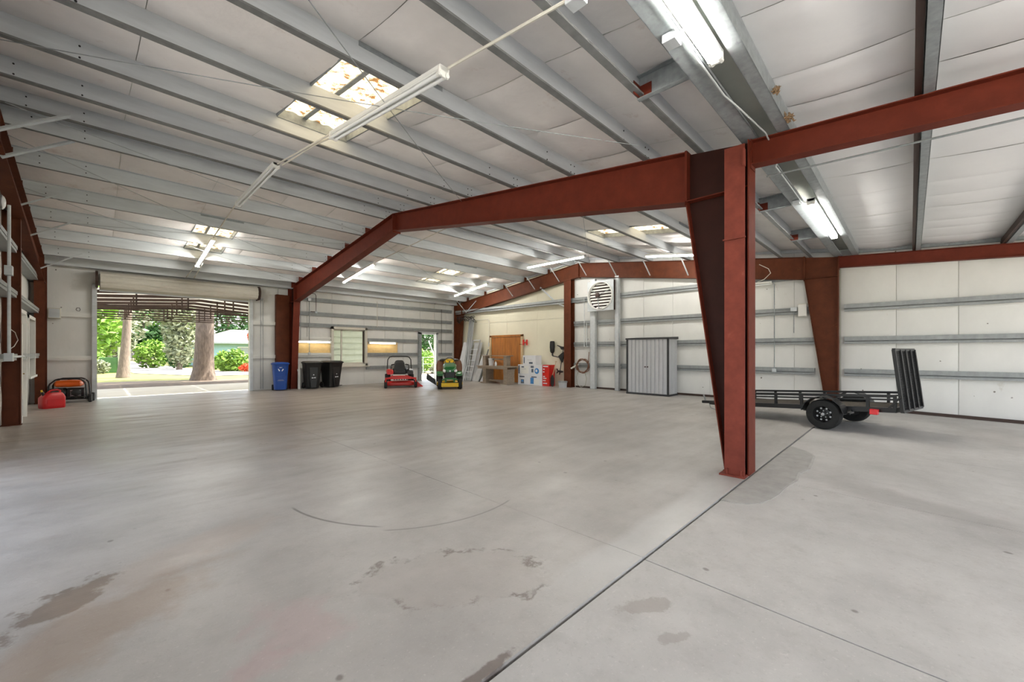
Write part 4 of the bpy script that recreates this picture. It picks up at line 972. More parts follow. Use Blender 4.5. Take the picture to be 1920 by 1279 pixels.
P_(MB().loft([(-.20,.46,.70,.14,.07,.03),(-.05,.46,.72,.16,.08,.03)], 'Y'), 'control_panel', M['card'], smooth=True)
P_(MB().box(-.10,.44,.94,.10,.447,.99), 'seat_badge', M['cabinet'])

# ------------------------------------------------------------------ green lawn tractor
r = empty('lawn_tractor', (10.42, 13.85, 0), R(-36)); tag(r, 'green and yellow lawn tractor with grass chute and bagger', 'tractor')
for s in (-1, 1):
    w = P_(tyre(MB(), (s*.40,-.62,.20), .20, .17), 'front_wheel', M['rubber'], smooth=True); build(rim(MB(), (s*.40,-.62,.20), .20, .15), 'rim', M['yellow'], w, smooth=True)
    w = P_(tyre(MB(), (s*.42,.62,.27), .27, .26), 'rear_wheel', M['rubber'], smooth=True); build(rim(MB(), (s*.42,.62,.27), .27, .22), 'rim', M['yellow'], w, smooth=True)
    P_(MB().bar((s*.17,-.85,.34),(s*.19,.9,.34),.06,.10), 'frame_rail', M['green'])
    P_(MB().loft([(.30,s*.40,.52,.26,.10,.04),(.45,s*.40,.58,.30,.16,.06),(.80,s*.40,.58,.30,.16,.06),(.95,s*.40,.50,.26,.10,.04)], 'Y'), 'rear_fender', M['green'], smooth=True)
    P_(MB().loft([(-.93,s*.215,.73,.07,.06,.02),(-.88,s*.215,.745,.13,.11,.04),(-.80,s*.21,.75,.14,.12,.04)], 'Y'), 'headlight', M['card'], smooth=True)
P_(MB().bar((-.36,-.62,.24),(.36,-.62,.24),.06,.06), 'front_axle', M['blackm'])
P_(MB().loft([(-.92,0,.76,.30,.14,.06),(-.86,0,.80,.46,.22,.09),(-.55,0,.84,.54,.28,.10),(-.20,0,.87,.56,.30,.10),(.02,0,.88,.54,.30,.10)], 'Y'), 'hood', M['green'], smooth=True)
P_(MB().loft([(-.91,0,.58,.34,.22,.05),(-.84,0,.57,.44,.26,.06),(-.10,0,.56,.46,.28,.06),(.02,0,.56,.46,.28,.06)], 'Y'), 'grille', M['black'], smooth=True)
for i in range(4): P_(MB().box(-.15,-.918,.50+i*.045,.15,-.905,.515+i*.045), 'grille_slat', M['blackm'])
P_(MB().lathe([(.001,-.008),(.035,-.006),(.035,0)], (0,-.925,.735), 'Y', 14), 'hood_badge', M['card'], smooth=True)
P_(MB().tube([(-.30,-.80,.36),(-.28,-.98,.40),(-.16,-1.0,.44),(.16,-1.0,.44),(.28,-.98,.40),(.30,-.80,.36)], .03, 8), 'front_bumper', M['green'], smooth=True)
P_(MB().loft([(.12,0,-.02,1.00,.86,.16),(.16,0,-.02,1.05,.92,.18),(.24,0,-.02,1.05,.92,.18),(.29,0,-.02,.92,.80,.14)], 'Z'), 'mower_deck', M['yellow'], smooth=True)
P_(MB().box(-.34,-.84,.10,.34,-.81,.26), 'front_skirt', M['yellow'], bevel=.01)
P_(MB().hexa([(-.55,-.42,.14),(-.55,.0,.14),(-.60,.0,.36),(-.60,-.42,.36),(-.95,-.46,.40),(-.95,.04,.40),(-.92,.04,.62),(-.92,-.46,.62)]), 'grass_chute', M['black'], bevel=.01)
P_(MB().loft([(.02,0,.74,.50,.60,.06),(.12,0,.80,.46,.50,.06)], 'Y'), 'dashboard', M['black'], smooth=True)
P_(MB().cyl((0,.08,.95),(0,.22,1.10),.025,10), 'steering_column', M['black'], smooth=True)
sw = MB(); ring = [(.19*math.cos(2*math.pi*k/24), .23+.19*.64*math.sin(2*math.pi*k/24), 1.12+.19*.77*math.sin(2*math.pi*k/24)*.9) for k in range(24)]
P_(sw.tube(ring, .016, 8, close=True), 'steering_wheel', M['blackm'], smooth=True)
for a in (30, 150, 270): P_(MB().cyl((0,.23,1.12),(.18*math.cos(R(a)),.23+.18*.64*math.sin(R(a)),1.12+.18*.70*math.sin(R(a))),.010,6), 'steering_spoke', M['blackm'])
P_(MB().loft([(.42,0,.66,.44,.08,.03),(.50,0,.68,.48,.12,.05),(.80,0,.69,.48,.12,.05)], 'Y'), 'seat', M['yellow'], smooth=True)
P_(MB().loft([(.68,0,.78,.44,.10,.04),(.85,0,.82,.50,.13,.06),(1.08,0,.86,.46,.12,.06),(1.19,0,.88,.34,.10,.05)], 'Z'), 'backrest', M['yellow'], smooth=True)
for s in (-1, 1):
    P_(MB().loft([(.50,s*.34,1.12,.40,.34,.14),(.75,s*.35,1.16,.46,.40,.16),(.95,s*.35,1.20,.44,.38,.15),(1.12,s*.34,1.18,.34,.30,.12)], 'Z'), 'bagger', M['hose'], smooth=True)
P_(MB().loft([(.90,0,1.17,.9,.10,.04),(1.15,0,1.20,1.0,.12,.05),(1.28,0,1.18,.8,.10,.04)], 'Y') if False else MB().loft([(1.10,0,1.17,.86,.40,.14),(1.14,0,1.17,.90,.42,.15),(1.20,0,1.17,.70,.30,.12)], 'Z'), 'bagger_lid', M['black'], smooth=True)

# ------------------------------------------------------------------ generator and fuel can
r = empty('portable_generator', (-.50, 17.85, 0), R(-8)); tag(r, 'orange and black portable generator on wheels in the left corner', 'generator')
for y in (-.24, .24):
    P_(MB().tube([(-.40,y,.10),(-.40,y,.50),(-.37,y,.58),(-.26,y,.69),(-.20,y,.71),(.18,y,.71),(.26,y,.68),(.33,y,.60),(.35,y,.52),(.38,y,.10)], .02, 8), 'frame_tube', M['blackm'], smooth=True)
for z, x0, x1 in ((.12,-.40,.38),):
    for y in (-.24, .24): P_(MB().cyl((x0,y,z),(x1,y,z),.02,8), 'frame_tube', M['blackm'], smooth=True)
for x, z in ((-.40,.12),(.38,.12),(-.28,.68),(.28,.66)): P_(MB().cyl((x,-.24,z),(x,.24,z),.018,8), 'cross_tube', M['blackm'], smooth=True)
t = P_(MB().loft([(-.31,0,.56,.30,.10,.05),(-.27,0,.565,.40,.18,.08),(.0,0,.57,.44,.21,.09),(.22,0,.565,.40,.18,.08),(.26,0,.56,.30,.10,.05)], 'X'), 'fuel_tank', M['orange'], smooth=True)
build(MB().lathe([(.045,.0),(.045,.03),(.03,.035),(.001,.035)], (-.02,0,.675), 'Z', 14), 'fuel_cap', M['blackm'], t, smooth=True)
P_(MB().loft([(-.05,0,.30,.30,.26,.04),(.30,0,.30,.30,.26,.04)], 'X'), 'engine', M['blackm'], smooth=True)
P_(MB().lathe([(.05,-.05),(.14,-.05),(.15,-.02),(.15,.18),(.12,.22)], (-.28,0,.29), 'X', 20), 'alternator', M['black'], smooth=True)
for i in range(4): P_(MB().box(.02,-.19,.20+i*.05,.24,-.15,.225+i*.05), 'cooling_fin', M['steel'])
P_(MB().lathe([(.001,0),(.09,0),(.10,-.03),(.06,-.05)], (.14,-.17,.30), 'Y', 18), 'recoil_cover', M['black'], smooth=True)
P_(MB().box(-.38,-.23,.20,-.12,-.19,.44), 'control_panel', M['black'], bevel=.01)
for i in range(3): build(MB().lathe([(.001,0),(.025,0),(.025,-.01)], (-.32+i*.07,-.23,.28), 'Y', 10), 'socket', M['cabinet'], r, smooth=True)
P_(MB().cyl((.28,-.12,.12),(.28,.12,.12),.012,6), 'muffler_pipe', M['steel'])
for y in (-.30, .30):
    w = P_(MB().lathe([(.05,-.035),(.12,-.035),(.13,-.015),(.13,.015),(.12,.035),(.05,.035)], (.44,y*.62,.13), 'X', 18), 'wheel', M['rubber'], smooth=True); build(MB().lathe([(.001,-.02),(.06,-.03),(.06,.03),(.001,.02)], (.44,y*.62,.13), 'X', 14), 'rim', M['black'], w, smooth=True)
P_(MB().cyl((.38,-.186,.13),(.46,-.186,.13),.012,6), 'axle', M['steel']); P_(MB().cyl((.38,.186,.13),(.46,.186,.13),.012,6), 'axle', M['steel'])
for y in (-.2, .2): P_(MB().box(-.42,y-.03,0,-.36,y+.03,.12), 'rubber_foot', M['rubber'])

r = empty('fuel_can', (-.80, 16.45, 0), R(24)); tag(r, 'big red plastic fuel can on the floor in front of the generator', 'fuel can')
P_(MB().loft([(0,0,0,.42,.30,.06),(.03,0,0,.45,.32,.07),(.28,0,0,.45,.32,.07),(.36,.02,0,.36,.28,.07),(.41,.04,0,.26,.20,.06)], 'Z'), 'body', M['canred'], smooth=True)
P_(MB().tube([(.14,0,.38),(.16,0,.45),(.10,0,.48),(-.02,0,.47),(-.10,0,.40),(-.13,0,.34)], .022, 8), 'handle', M['canred'], smooth=True)
P_(MB().cyl((-.15,0,.34),(-.19,0,.44),.03,12), 'spout_collar', M['blackm'], smooth=True)
P_(MB().cyl((-.19,0,.44),(-.20,0,.49),.02,10), 'spout', M['yellow'], smooth=True)
P_(MB().prism(rrect(0,.16,.30,.18,.04), 'Y', -.168, -.158), 'embossed_panel', M['canred'], smooth=True)

# ------------------------------------------------------------------ utility trailer (local +Y = towards the coupler, origin under the axle)
TA = math.atan2(.9778, .2095)
r = empty('utility_trailer', (10.80, 1.055, -.02), TA-R(90)); tag(r, 'black utility trailer with upright ramp gate parked against the far wall', 'trailer')
tilt = .065
zf = lambda s, z: z - tilt*s
hw = .60; y0, y1 = -1.02, 1.98
def TB(p, q, w, h): return MB().bar((p[0],p[1],zf(p[1],p[2])), (q[0],q[1],zf(q[1],q[2])), w, h)
for s in (-1, 1):
    P_(TB((s*hw,y0,.41),(s*hw,y1,.41),.05,.09), 'frame_rail', M['blackm'])
    P_(TB((s*hw,y0,.66),(s*hw,y1,.66),.045,.045), 'top_rail', M['blackm'])
    P_(TB((s*hw,y0,.60),(s*hw,y1,.60),.03,.03), 'mid_rail', M['blackm'])
    for yy in (y0+.02,-.62,.46,.95,1.48,y1-.02): P_(TB((s*hw,yy,.40),(s*hw,yy+.001,.66),.045,.045), 'stake', M['blackm'])
    # wheel and fender
    zc = .30
    w = P_(MB().lathe([(.16,-.095),(.24,-.10),(.275,-.085),(.29,-.055),(.295,0),(.29,.055),(.275,.085),(.24,.10),(.16,.095),(.15,0),(.16,-.095)], (s*.79,0,zc), 'X', 32, cap=False), 'tyre', M['rubber'], smooth=True)
    rm = build(MB().lathe([(.001,-.03),(.05,-.03),(.055,.0),(.10,.012),(.13,-.01),(.15,-.06),(.165,-.09),(.165,.09),(.15,.06),(.001,.05)] if s < 0 else [(.001,.03),(.05,.03),(.055,.0),(.10,-.012),(.13,.01),(.15,.06),(.165,.09),(.165,-.09),(.15,-.06),(.001,-.05)], (s*.79,0,zc), 'X', 28), 'wheel_rim', M['blackm'], w, smooth=True)
    build(MB().lathe([(.001,-.05),(.03,-.045),(.032,0)] if s < 0 else [(.001,.05),(.03,.045),(.032,0)], (s*.82,0,zc), 'X', 14), 'hub_cap', M['steel'], w, smooth=True)
    for k in range(5):
        a = 2*math.pi*k/5; build(MB().cyl((s*.80,.065*math.sin(a),zc+.065*math.cos(a)),(s*.825,.065*math.sin(a),zc+.065*math.cos(a)),.012,6), 'lug_nut', M['steel'], w)
    for k in range(8):
        a = 2*math.pi*(k+.5)/8; build(MB().lathe([(.001,0),(.018,0),(.018,s*.006)], (s*.80,.118*math.sin(a),zc+.118*math.cos(a)), 'X', 8), 'rim_hole', M['alu'], w)
    fo = [(.36*math.cos(R(a)), .36*math.sin(R(a))+zc) for a in (8,35,62,90,118,145,172)]
    fm = MB(); xa, xb = s*.66, s*.92
    fm.rings([[(xa,y,z) for y,z in fo]+[(xa,y*.96,(z-zc)*.96+zc) for y,z in reversed(fo)], [(xb,y,z) for y,z in fo]+[(xb,y*.96,(z-zc)*.96+zc) for y,z in reversed(fo)]])
    P_(fm, 'fender', M['blackm'])
    for yy in (-.36, .36): P_(MB().bar((s*.62,yy*1.0,.40),(s*.72,yy,.34),.05,.05), 'fender_bracket', M['blackm'])
    P_(MB().tube([(s*.50,-.38,.36),(s*.50,-.15,.285),(s*.50,0,.27),(s*.50,.15,.285),(s*.50,.38,.36)], .022, 6), 'leaf_spring', M['steel'])
P_(MB().cyl((-.72,0,.30),(.72,0,.30),.028,10), 'axle', M['blackm'], smooth=True)
for yy in (y0+.02, y1): P_(TB((-hw,yy,.41),(hw,yy,.41),.05,.09), 'cross_member', M['blackm'])
P_(TB((-hw,y1,.66),(hw,y1,.66),.045,.045), 'top_rail', M['blackm'])
for yy in (-.6,-.2,.25,.7,1.15,1.6): P_(TB((-hw,yy,.39),(hw,yy,.39),.04,.05), 'cross_member', M['blackm'])
for i in range(8):
    x = -.525+i*.15; P_(TB((x,y0+.05,.435),(x,y1-.03,.435),.14,.03), 'deck_plank', M['deck'])
for s in (-1, 1): P_(TB((s*.52,y1-.3,.36),(s*.03,2.80,.36),.05,.08), 'tongue', M['blackm'])
P_(MB().bar((0,2.70,zf(2.7,.38)),(0,3.02,zf(3.0,.38)),.08,.07), 'coupler', M['blackm'], bevel=.01)
P_(MB().bar((0,2.94,zf(2.9,.42)),(0,2.99,zf(2.9,.56)),.03,.03), 'coupler_latch', M['steel'])
P_(MB().cyl((.12,2.6,.0),(.12,2.6,.38),.025,10), 'jack_post', M['blackm'], smooth=True)
P_(MB().cyl((.12,2.6,0.0),(.12,2.6,.02),.08,14), 'jack_foot', M['steel'], smooth=True)
P_(MB().tube([(-.05,2.8,.16),(-.08,2.75,.06),(-.1,2.6,.03),(-.15,2.4,.12)], .012, 6), 'safety_chain', M['steel'], smooth=True)
for s in (-1, 1):
    P_(MB().cbox((s*(hw+.11),y0+.28,zf(y0,.36)), (.09,.12,.10)), 'tail_light', M['tail'], bevel=.012)
    P_(MB().cbox((s*(hw+.05),y0+.28,zf(y0,.37)), (.10,.03,.04)), 'light_bracket', M['blackm'])
# ramp gate standing upright at the rear
rg = empty('ramp_gate_pivot', (0,0,0)) if False else None
gz0, gz1, gy, lean_ = .46, 1.56, y0-.08, -.12
def GP(x, t): return (x, gy-lean_*t, gz0+(gz1-gz0)*t)
gt = P_(MB().bar(GP(-hw,0), GP(-hw,1), .04, .05, (0,1,0)), 'ramp_gate', M['blackm'])
for i in range(1, 5): build(MB().bar(GP(-hw+i*2*hw/4,0), GP(-hw+i*2*hw/4,1), .05, .07, (0,1,0)), 'gate_bar', M['blackm'], gt)
for t in (0, 1): build(MB().bar(GP(-hw,t), GP(hw,t), .05, .05, (0,1,0)), 'gate_rail', M['blackm'], gt)
gm = MB()
for i in range(46):
    t = .01+i*.0215; gm.bar(GP(-hw,t), GP(hw,t), .006, .013, (0,1,0))
for i in range(30):
    x = -hw+i*2*hw/29; gm.bar(GP(x,0), GP(x,1), .012, .005, (0,1,0))
build(gm, 'gate_mesh', M['blackm'], gt, kind='stuff')
for s in (-1, 1): P_(MB().bar((s*(hw+.03),y0+.10,.50),(s*(hw+.03),gy+.02,.72),.02,.03), 'gate_latch', M['blackm'])

# ------------------------------------------------------------------ bench, cartons and clutter by the boarded wall
r = empty('workbench', (13.40, 14.10, 0)); tag(r, 'weathered grey wooden workbench in front of the orange doors', 'workbench')
for i in range(4): P_(MB().box(-.36+i*.19,-1.08,.79,-.18+i*.19,1.10,.84), 'top_plank', M['greywood'], bevel=.004)
P_(MB().box(-.34,-1.0,.70,-.31,1.02,.79), 'apron', M['greywood']); P_(MB().box(.33,-1.0,.70,.36,1.02,.79), 'apron', M['greywood'])
for y in (-.80, .62):
    P_(MB().prism([(y-.13,.70),(y+.13,.70),(y+.10,.40),(y+.12,.06),(y-.12,.06),(y-.10,.40)], 'X', -.26, .26), 'pedestal', M['greywood'], bevel=.008)
    P_(MB().box(-.34,y-.20,0,.34,y+.20,.06), 'foot', M['greywood'], bevel=.008)
P_(MB().box(-.04,-.8,.10,.04,.62,.18), 'stretcher', M['greywood'])
r = empty('small_bench', (13.42, 14.17, .84)); tag(r, 'small wooden bench standing on top of the workbench', 'bench')
P_(MB().box(-.17,-.98,.46,.17,.96,.495), 'seat', M['greywood'], bevel=.004)
for y in (-.72, .74): P_(MB().box(-.13,y-.10,0,.13,y+.10,.46), 'leg', M['greywood'], bevel=.004)
P_(MB().box(-.02,-.62,.28,.02,.64,.34), 'stretcher', M['greywood'])
r = empty('bottle', (13.16, 13.93, .84)); tag(r, 'small white plastic bottle on the workbench', 'bottle')
P_(MB().lathe([(.001,0),(.05,0),(.055,.02),(.055,.14),(.025,.18),(.025,.20)], (0,0,0), 'Z', 16), 'body', M['card'], smooth=True); P_(MB().lathe([(.028,.20),(.028,.235),(.001,.235)], (0,0,0), 'Z', 12), 'cap', M['tan'], smooth=True)
r = empty('white_bucket', (13.45, 14.55, .84)); tag(r, 'white plastic pail under the small bench on the workbench', 'bucket')
P_(MB().lathe([(.001,0),(.12,0),(.15,.34),(.16,.345),(.16,.36),(.145,.36),(.115,.02),(.001,.02)], (0,0,0), 'Z', 22), 'body', M['card'], smooth=True)
P_(MB().tube([(0,-.155,.34),(-.1,-.12,.28),(-.15,0,.24),(-.1,.12,.28),(0,.155,.34)], .006, 6), 'handle', M['steel'], smooth=True)
def carton(y0, y1, z0, z1, label, art, x0=13.80, x1=14.22):
    r = empty('carton', ((x0+x1)/2, (y0+y1)/2, z0)); tag(r, label, 'box', 'stacked white cartons')
    w, d, h = (y1-y0), (x1-x0), (z1-z0)
    build(MB().box(-d/2,-w/2,0,d/2,w/2,h-.004), 'body', M['card'], r, bevel=.006)
    build(MB().box(-d/2-.001,-w/2,h-.006,d/2,-.003,h), 'flap', M['card'], r); build(MB().box(-d/2-.001,.003,h-.006,d/2,w/2,h), 'flap', M['card'], r)
    xf = -d/2-.003
    def pr_(mb, m, n='print'): build(mb, n, m, r)
    if art == 0:
        pr_(MB().box(xf,-.30,.05,xf+.003,.20,h-.06), M['white']); pr_(MB().box(xf-.001,-.02,h-.14,xf+.002,.14,h-.08), M['cardgrey']); pr_(MB().box(xf-.001,.25,.04,xf+.002,.33,h-.04), M['cardgrey'])
        pr_(MB().box(xf-.001,-.15,h-.21,xf+.002,.12,h-.19), M['cabinet'])
    if art == 1:
        pr_(MB().lathe([(.001,0),(.13,0),(.13,.003)], (xf-.001,-.06,.19), 'X', 24), M['cardblue']); pr_(MB().lathe([(.001,0),(.06,0),(.06,.002)], (xf-.002,-.04,.20), 'X', 20), M['card'])
        pr_(MB().box(xf-.001,.12,h-.14,xf+.002,.30,h-.05), M['cardgrey']); pr_(MB().box(xf-.001,.14,.12,xf+.002,.26,.28), M['cardgrey'])
    if art == 2:
        pr_(MB().box(xf-.001,-.02,.05,xf+.002,.18,.24), M['cardgrey']); pr_(MB().box(xf-.001,-.05,h-.12,xf+.002,.26,h-.06), M['cardgrey']); pr_(MB().box(xf-.002,.02,.14,xf+.001,.14,.20), M['cardblue'])
    if art == 3:
        pr_(MB().box(xf-.001,.12,.06,xf+.002,.32,h-.12), M['cardblue']); pr_(MB().box(xf-.002,-.20,.04,xf+.001,.12,.28), M['white']); pr_(MB().box(xf-.001,-.05,h-.11,xf+.002,.26,h-.06), M['cardgrey'])
    if art == 4:
        pr_(MB().box(xf-.001,-.22,.04,xf+.002,.0,.12), M['cardgrey']); pr_(MB().box(xf-.001,-.15,.20,xf+.002,.10,.22), M['cabinet']); pr_(MB().box(xf-.001,.27,.06,xf+.002,.33,h-.08), M['cardgrey'])
    return r
carton(12.38, 13.10, 0, .455, 'white carton with a dark printed block, lower left of the stack', 2)
carton(11.64, 12.37, 0, .455, 'white carton with blue printed panel, lower right of the stack', 3)
carton(12.38, 13.10, .456, .92, 'white carton with a large pale panel, upper left of the double stack', 0)
carton(11.64, 12.37, .456, .92, 'white carton with a round blue print, upper right of the double stack', 1)
carton(12.02, 12.80, .921, 1.34, 'white carton lying on top of the four others', 4)
r = empty('red_carton', (14.0, 11.43, 0)); tag(r, 'tall narrow red carton with white print right of the white cartons', 'box')
P_(MB().box(-.2,-.19,0,.2,.19,.93), 'body', M['bred'], bevel=.005)
for z, a, c in ((.10,-.08,.15),(.22,.0,.16),(.32,-.04,.15),(.40,.04,.15),(.60,.07,.16),(.72,.06,.15),(.84,-.13,.15)): P_(MB().box(-.203,a,z,-.199,c,z+.045), 'print', M['card'])
r = empty('paddle', (13.88, 11.12, 0)); tag(r, 'paddle with black blade and pale shaft standing beside the red carton', 'paddle')
P_(MB().loft([(0,0,0,.03,.08,.012),(.12,0,0,.035,.20,.015),(.36,0,0,.035,.20,.015),(.50,0,0,.03,.06,.012)], 'Z'), 'blade', M['black'], smooth=True)
P_(MB().cyl((0,0,.45),(.30,.04,1.08),.014,8), 'shaft', M['tan'], smooth=True); P_(MB().cyl((.30,-.01,1.08),(.30,.09,1.08),.016,8), 'grip', M['tan'], smooth=True)
r = empty('grey_tub', (13.90, 10.78-.22, 0)); tag(r, 'grey lidded tub on the floor beside the brown wall post', 'tub')
r.location = (13.74, 10.45, 0)
P_(MB().loft([(0,0,0,.24,.26,.04),(.22,0,0,.27,.30,.05)], 'Z'), 'body', M['cabinet'], smooth=True); P_(MB().loft([(.22,0,0,.29,.33,.05),(.26,0,0,.29,.33,.05),(.28,0,0,.25,.28,.05)], 'Z'), 'lid', M['galv2'], smooth=True)
# red clamp beside the wooden doors
r = empty('wall_clamp', (XR-.05, 13.10, 1.82)); tag(r, 'small red metal clamp on the wall at the top right of the orange doors', 'clamp')
for y in (-.13, .09): P_(MB().box(-.06,y-.025,0,0,y+.025,.26), 'jaw', M['bred'], bevel=.004)
P_(MB().box(-.05,-.13,.10,-.01,.10,.15), 'bar', M['bred']); P_(MB().cyl((-.04,.1,.03),(-.04,.34,.05),.015,8), 'screw', M['red'])
# trolling motor hanging on the wall
xm = XR-.07; r = empty('trolling_motor', (xm, 11.0, .6)); tag(r, 'black electric trolling motor hung on the white wall', 'boat motor')
W = lambda mb, n, m=M['blackm'], **k: build(mb, n, m, r, world=True, **k)
W(MB().lathe([(.001,0),(.05,.02),(.10,.10),(.115,.30),(.11,.50),(.09,.56),(.001,.57)], (xm-.06,11.40,1.42), 'Z', 16), 'foot_pedal', smooth=True)
W(MB().cyl((xm-.05,11.40,1.44),(xm-.05,11.36,1.30),.03,8), 'pedal_stem', smooth=True)
W(MB().tube([(xm-.05,11.44,1.38),(xm-.05,11.36,1.32),(xm-.05,11.0,1.26)], .022, 8), 'mount_arm', smooth=True)
W(MB().loft([(1.60,xm-.06,10.80,.10,.16,.04),(1.68,xm-.06,10.80,.13,.30,.05),(1.73,xm-.06,10.86,.11,.22,.05)], 'Z'), 'motor_head', smooth=True)
W(MB().tube([(xm-.06,10.90,1.71),(xm-.06,11.12,1.79)], [.035,.02], 10), 'tiller', smooth=True)
W(MB().prism([(11.06,1.32),(10.80,1.50),(10.74,1.42),(10.84,1.04),(10.90,1.06)], 'X', xm-.08, xm-.01), 'mount_bracket', bevel=.01)
W(MB().tube([(xm-.06,11.05,1.30),(xm-.05,10.92,1.12)], .02, 8), 'mount_arm', smooth=True)
W(MB().cyl((xm-.05,10.80,1.62),(xm-.05,10.97,.68),.018,10), 'shaft', smooth=True)
W(MB().loft([(-.0,0,0,.01,.01,.002)], 'Z') if False else MB().tube([(xm-.05,11.10,.66),(xm-.05,11.04,.655),(xm-.05,10.90,.64),(xm-.05,10.82,.64)], [.02,.05,.05,.03], 12), 'lower_unit', smooth=True)
W(MB().prism([(11.0,.62),(10.93,.62),(10.99,.50),(11.03,.50)], 'X', xm-.06, xm-.045), 'skeg')
for s in (-1, 1): W(MB().prism([(11.12,.66),(11.17,.66+s*.10),(11.13,.66+s*.11),(11.08,.66+s*.03)], 'X', xm-.06, xm-.04), 'propeller_blade')
# hose coils hung on the wall
xh = XR-.20; r = empty('air_hose', (xh, 9.68, .9)); tag(r, 'coiled brown hose hung on the wall beside the brown post', 'hose')
b = MB(); pts = []
for k in range(110):
    a = 2*math.pi*k/24; rr = .29+.03*math.sin(k*.7); pts.append((xh-.05+.04*math.sin(k*.37), 9.70+rr*math.cos(a), .92+rr*.95*math.sin(a)))
W = lambda mb, n, m=M['hose'], **k: build(mb, n, m, r, world=True, **k)
W(MB().tube(pts, .016, 6), 'coil', smooth=True)
W(MB().tube([(xh-.04,9.90,.75),(xh-.04,10.02,.45),(xh-.04,9.98,.14),(xh-.05,9.78,.04),(xh-.04,9.58,.12),(xh-.04,9.52,.40),(xh-.04,9.60,.66)], .014, 6), 'tail_loop', M['hosep'], smooth=True)
W(MB().tube([(xh-.04,9.42,1.05),(xh-.03,9.42,1.2),(xh-.03,9.41,1.5)], .014, 6), 'tail', smooth=True)
W(MB().cyl((xh+.06,9.66,1.17),(xh-.10,9.66,1.17),.02,8), 'hook', M['galv2']); W(MB().cyl((xh-.02,9.94,.98),(xh-.10,10.25,.80),.035,10), 'nozzle', M['offwhite'], smooth=True)

# ------------------------------------------------------------------ long sheets and sections leaning in the far corner
GS = 'metal stock leaning in the far corner'
def leaning(name, y, w, length, x_foot, label, kind, m, tz=0.0, out=0.0):
    r = empty(name, (x_foot, y, 0)); tag(r, label, 'metal stock', GS)
    xt = XR-.14-.02*random.random()-out; ang = math.asin(min(.9, (xt-x_foot)/length))
    def T(u, d, l): # u across (Y), d out of sheet, l along
        return (l*math.sin(ang)-d*math.cos(ang), u+tz*l, l*math.cos(ang)+d*math.sin(ang))
    if kind == 'sheet':
        b = MB(); k = int(w/.07)*2+1
        b.grid(lambda a, c: T(-w/2+w*a, .03*((int(a*k+.5)//1) % 2)+.01, c*length), k, 1); b.grid(lambda a, c: T(-w/2+w*a, .03*((int(a*k+.5)) % 2)+.006, c*length), k, 1)
        build(b, 'ribbed_sheet', m, r, fix=False)
    elif kind == 'ladder':
        for s in (-1, 1): build(MB().bar(T(s*w/2,.02,0), T(s*w/2,.02,length), .03, .07), 'side_rail', m, r)
        for i in range(int(length/.3)): build(MB().bar(T(-w/2,.02,.2+i*.3), T(w/2,.02,.2+i*.3), .03, .03), 'rung', m, r)
        build(MB().bar(T(-w/2,.02,length), T(w/2,.02,length), .03, .05), 'top_rail', m, r)
    else:
        p = [(-w/2,0),(w/2,0),(w/2,.04),(w/2-.01,.04),(w/2-.01,.01),(-w/2+.01,.01),(-w/2+.01,.04),(-w/2,.04)]
        build(MB().rings([[T(u,d,0) for u,d in p],[T(u,d,length) for u,d in p]]), 'channel', m, r)
    return r
random.seed(11)
for i, (y, L_) in enumerate(((17.0,3.35),(16.86,3.32),(16.72,3.30))):
    leaning('steel_channel', y, .11, L_, 13.70+.03*i, ('leftmost','middle','rightmost')[i]+' of three long channels leaning in the far corner', 'chan', M['alu'])
leaning('ribbed_sheet', 17.31, .48, 2.10, 13.62, 'wide ribbed metal sheet leaning beside the corner column', 'sheet', M['alu'])
leaning('frame_section', 16.32, .56, 2.20, 13.42, 'tall ladder-like metal frame leaning in front of a ribbed sheet', 'ladder', M['alu'], 0, .14)
leaning('ribbed_sheet', 16.33, .58, 2.05, 13.72, 'ribbed metal sheet leaning behind the ladder-like frame', 'sheet', M['alu'])
leaning('ribbed_sheet', 15.80, .40, 1.50, 13.52, 'short ribbed metal sheet leaning next to the ladder-like frame', 'sheet', M['alu'])
leaning('ribbed_sheet', 15.38, .28, 1.05, 13.60, 'lowest bright ribbed sheet leaning at the workbench end', 'sheet', M['card'])
leaning('steel_channel', 15.56, .05, 1.75, 13.55, 'single short channel leaning next to the lowest bright sheet', 'chan', M['galv2'])
# tangle of wires at the top of the corner column
r = empty('wire_tangle', (13.85, 17.3, 3.3)); tag(r, 'tangle of black wires hanging at the corner column top', 'wires')
for k in range(7):
    random.seed(20+k); p = [(random.uniform(-.1,.2), -.9+.25*j+random.uniform(-.1,.1), random.uniform(-.25,.15)) for j in range(7)]
    P_(MB().tube(p, .014, 6), 'wire', M['blackm'], smooth=True)

# ------------------------------------------------------------------ outdoors
ZG = -.12
gr = build(MB().box(-90,-70,ZG-.2,110,YO-.4,ZG-.06).box(-90,YB+.12,ZG-.2,110,26.0,ZG-.02).box(-90,26,ZG-.2,110,140,ZG), 'ground', M['grass'], kind='structure')
build(MB().box(-12,YB+.1,ZG-.1,20,23.5,-.015), 'driveway_apron', M['apron'], kind='structure')
build(MB().box(-25,YO-12,ZG-.1,30,YO-.3,ZG-.03), 'lean_apron', M['apron'], kind='structure')  # unseen; made pale and wide to bounce sunlight onto the ceiling
build(MB().box(-25,YO-.3,ZG-.1,XL-2.05,YB+.1,ZG-.02), 'side_apron', M['apron'], kind='structure')
b = MB(); random.seed(5)
b.grid(lambda u, v: (-14+34*u, 24.2+5.6*v+.6*math.sin(u*19), ZG+.012+.05*math.sin(v*math.pi)*(.6+.4*math.sin(u*31))), 60, 8)
build(b, 'leaf_litter_bed', M['soil'], kind='structure')
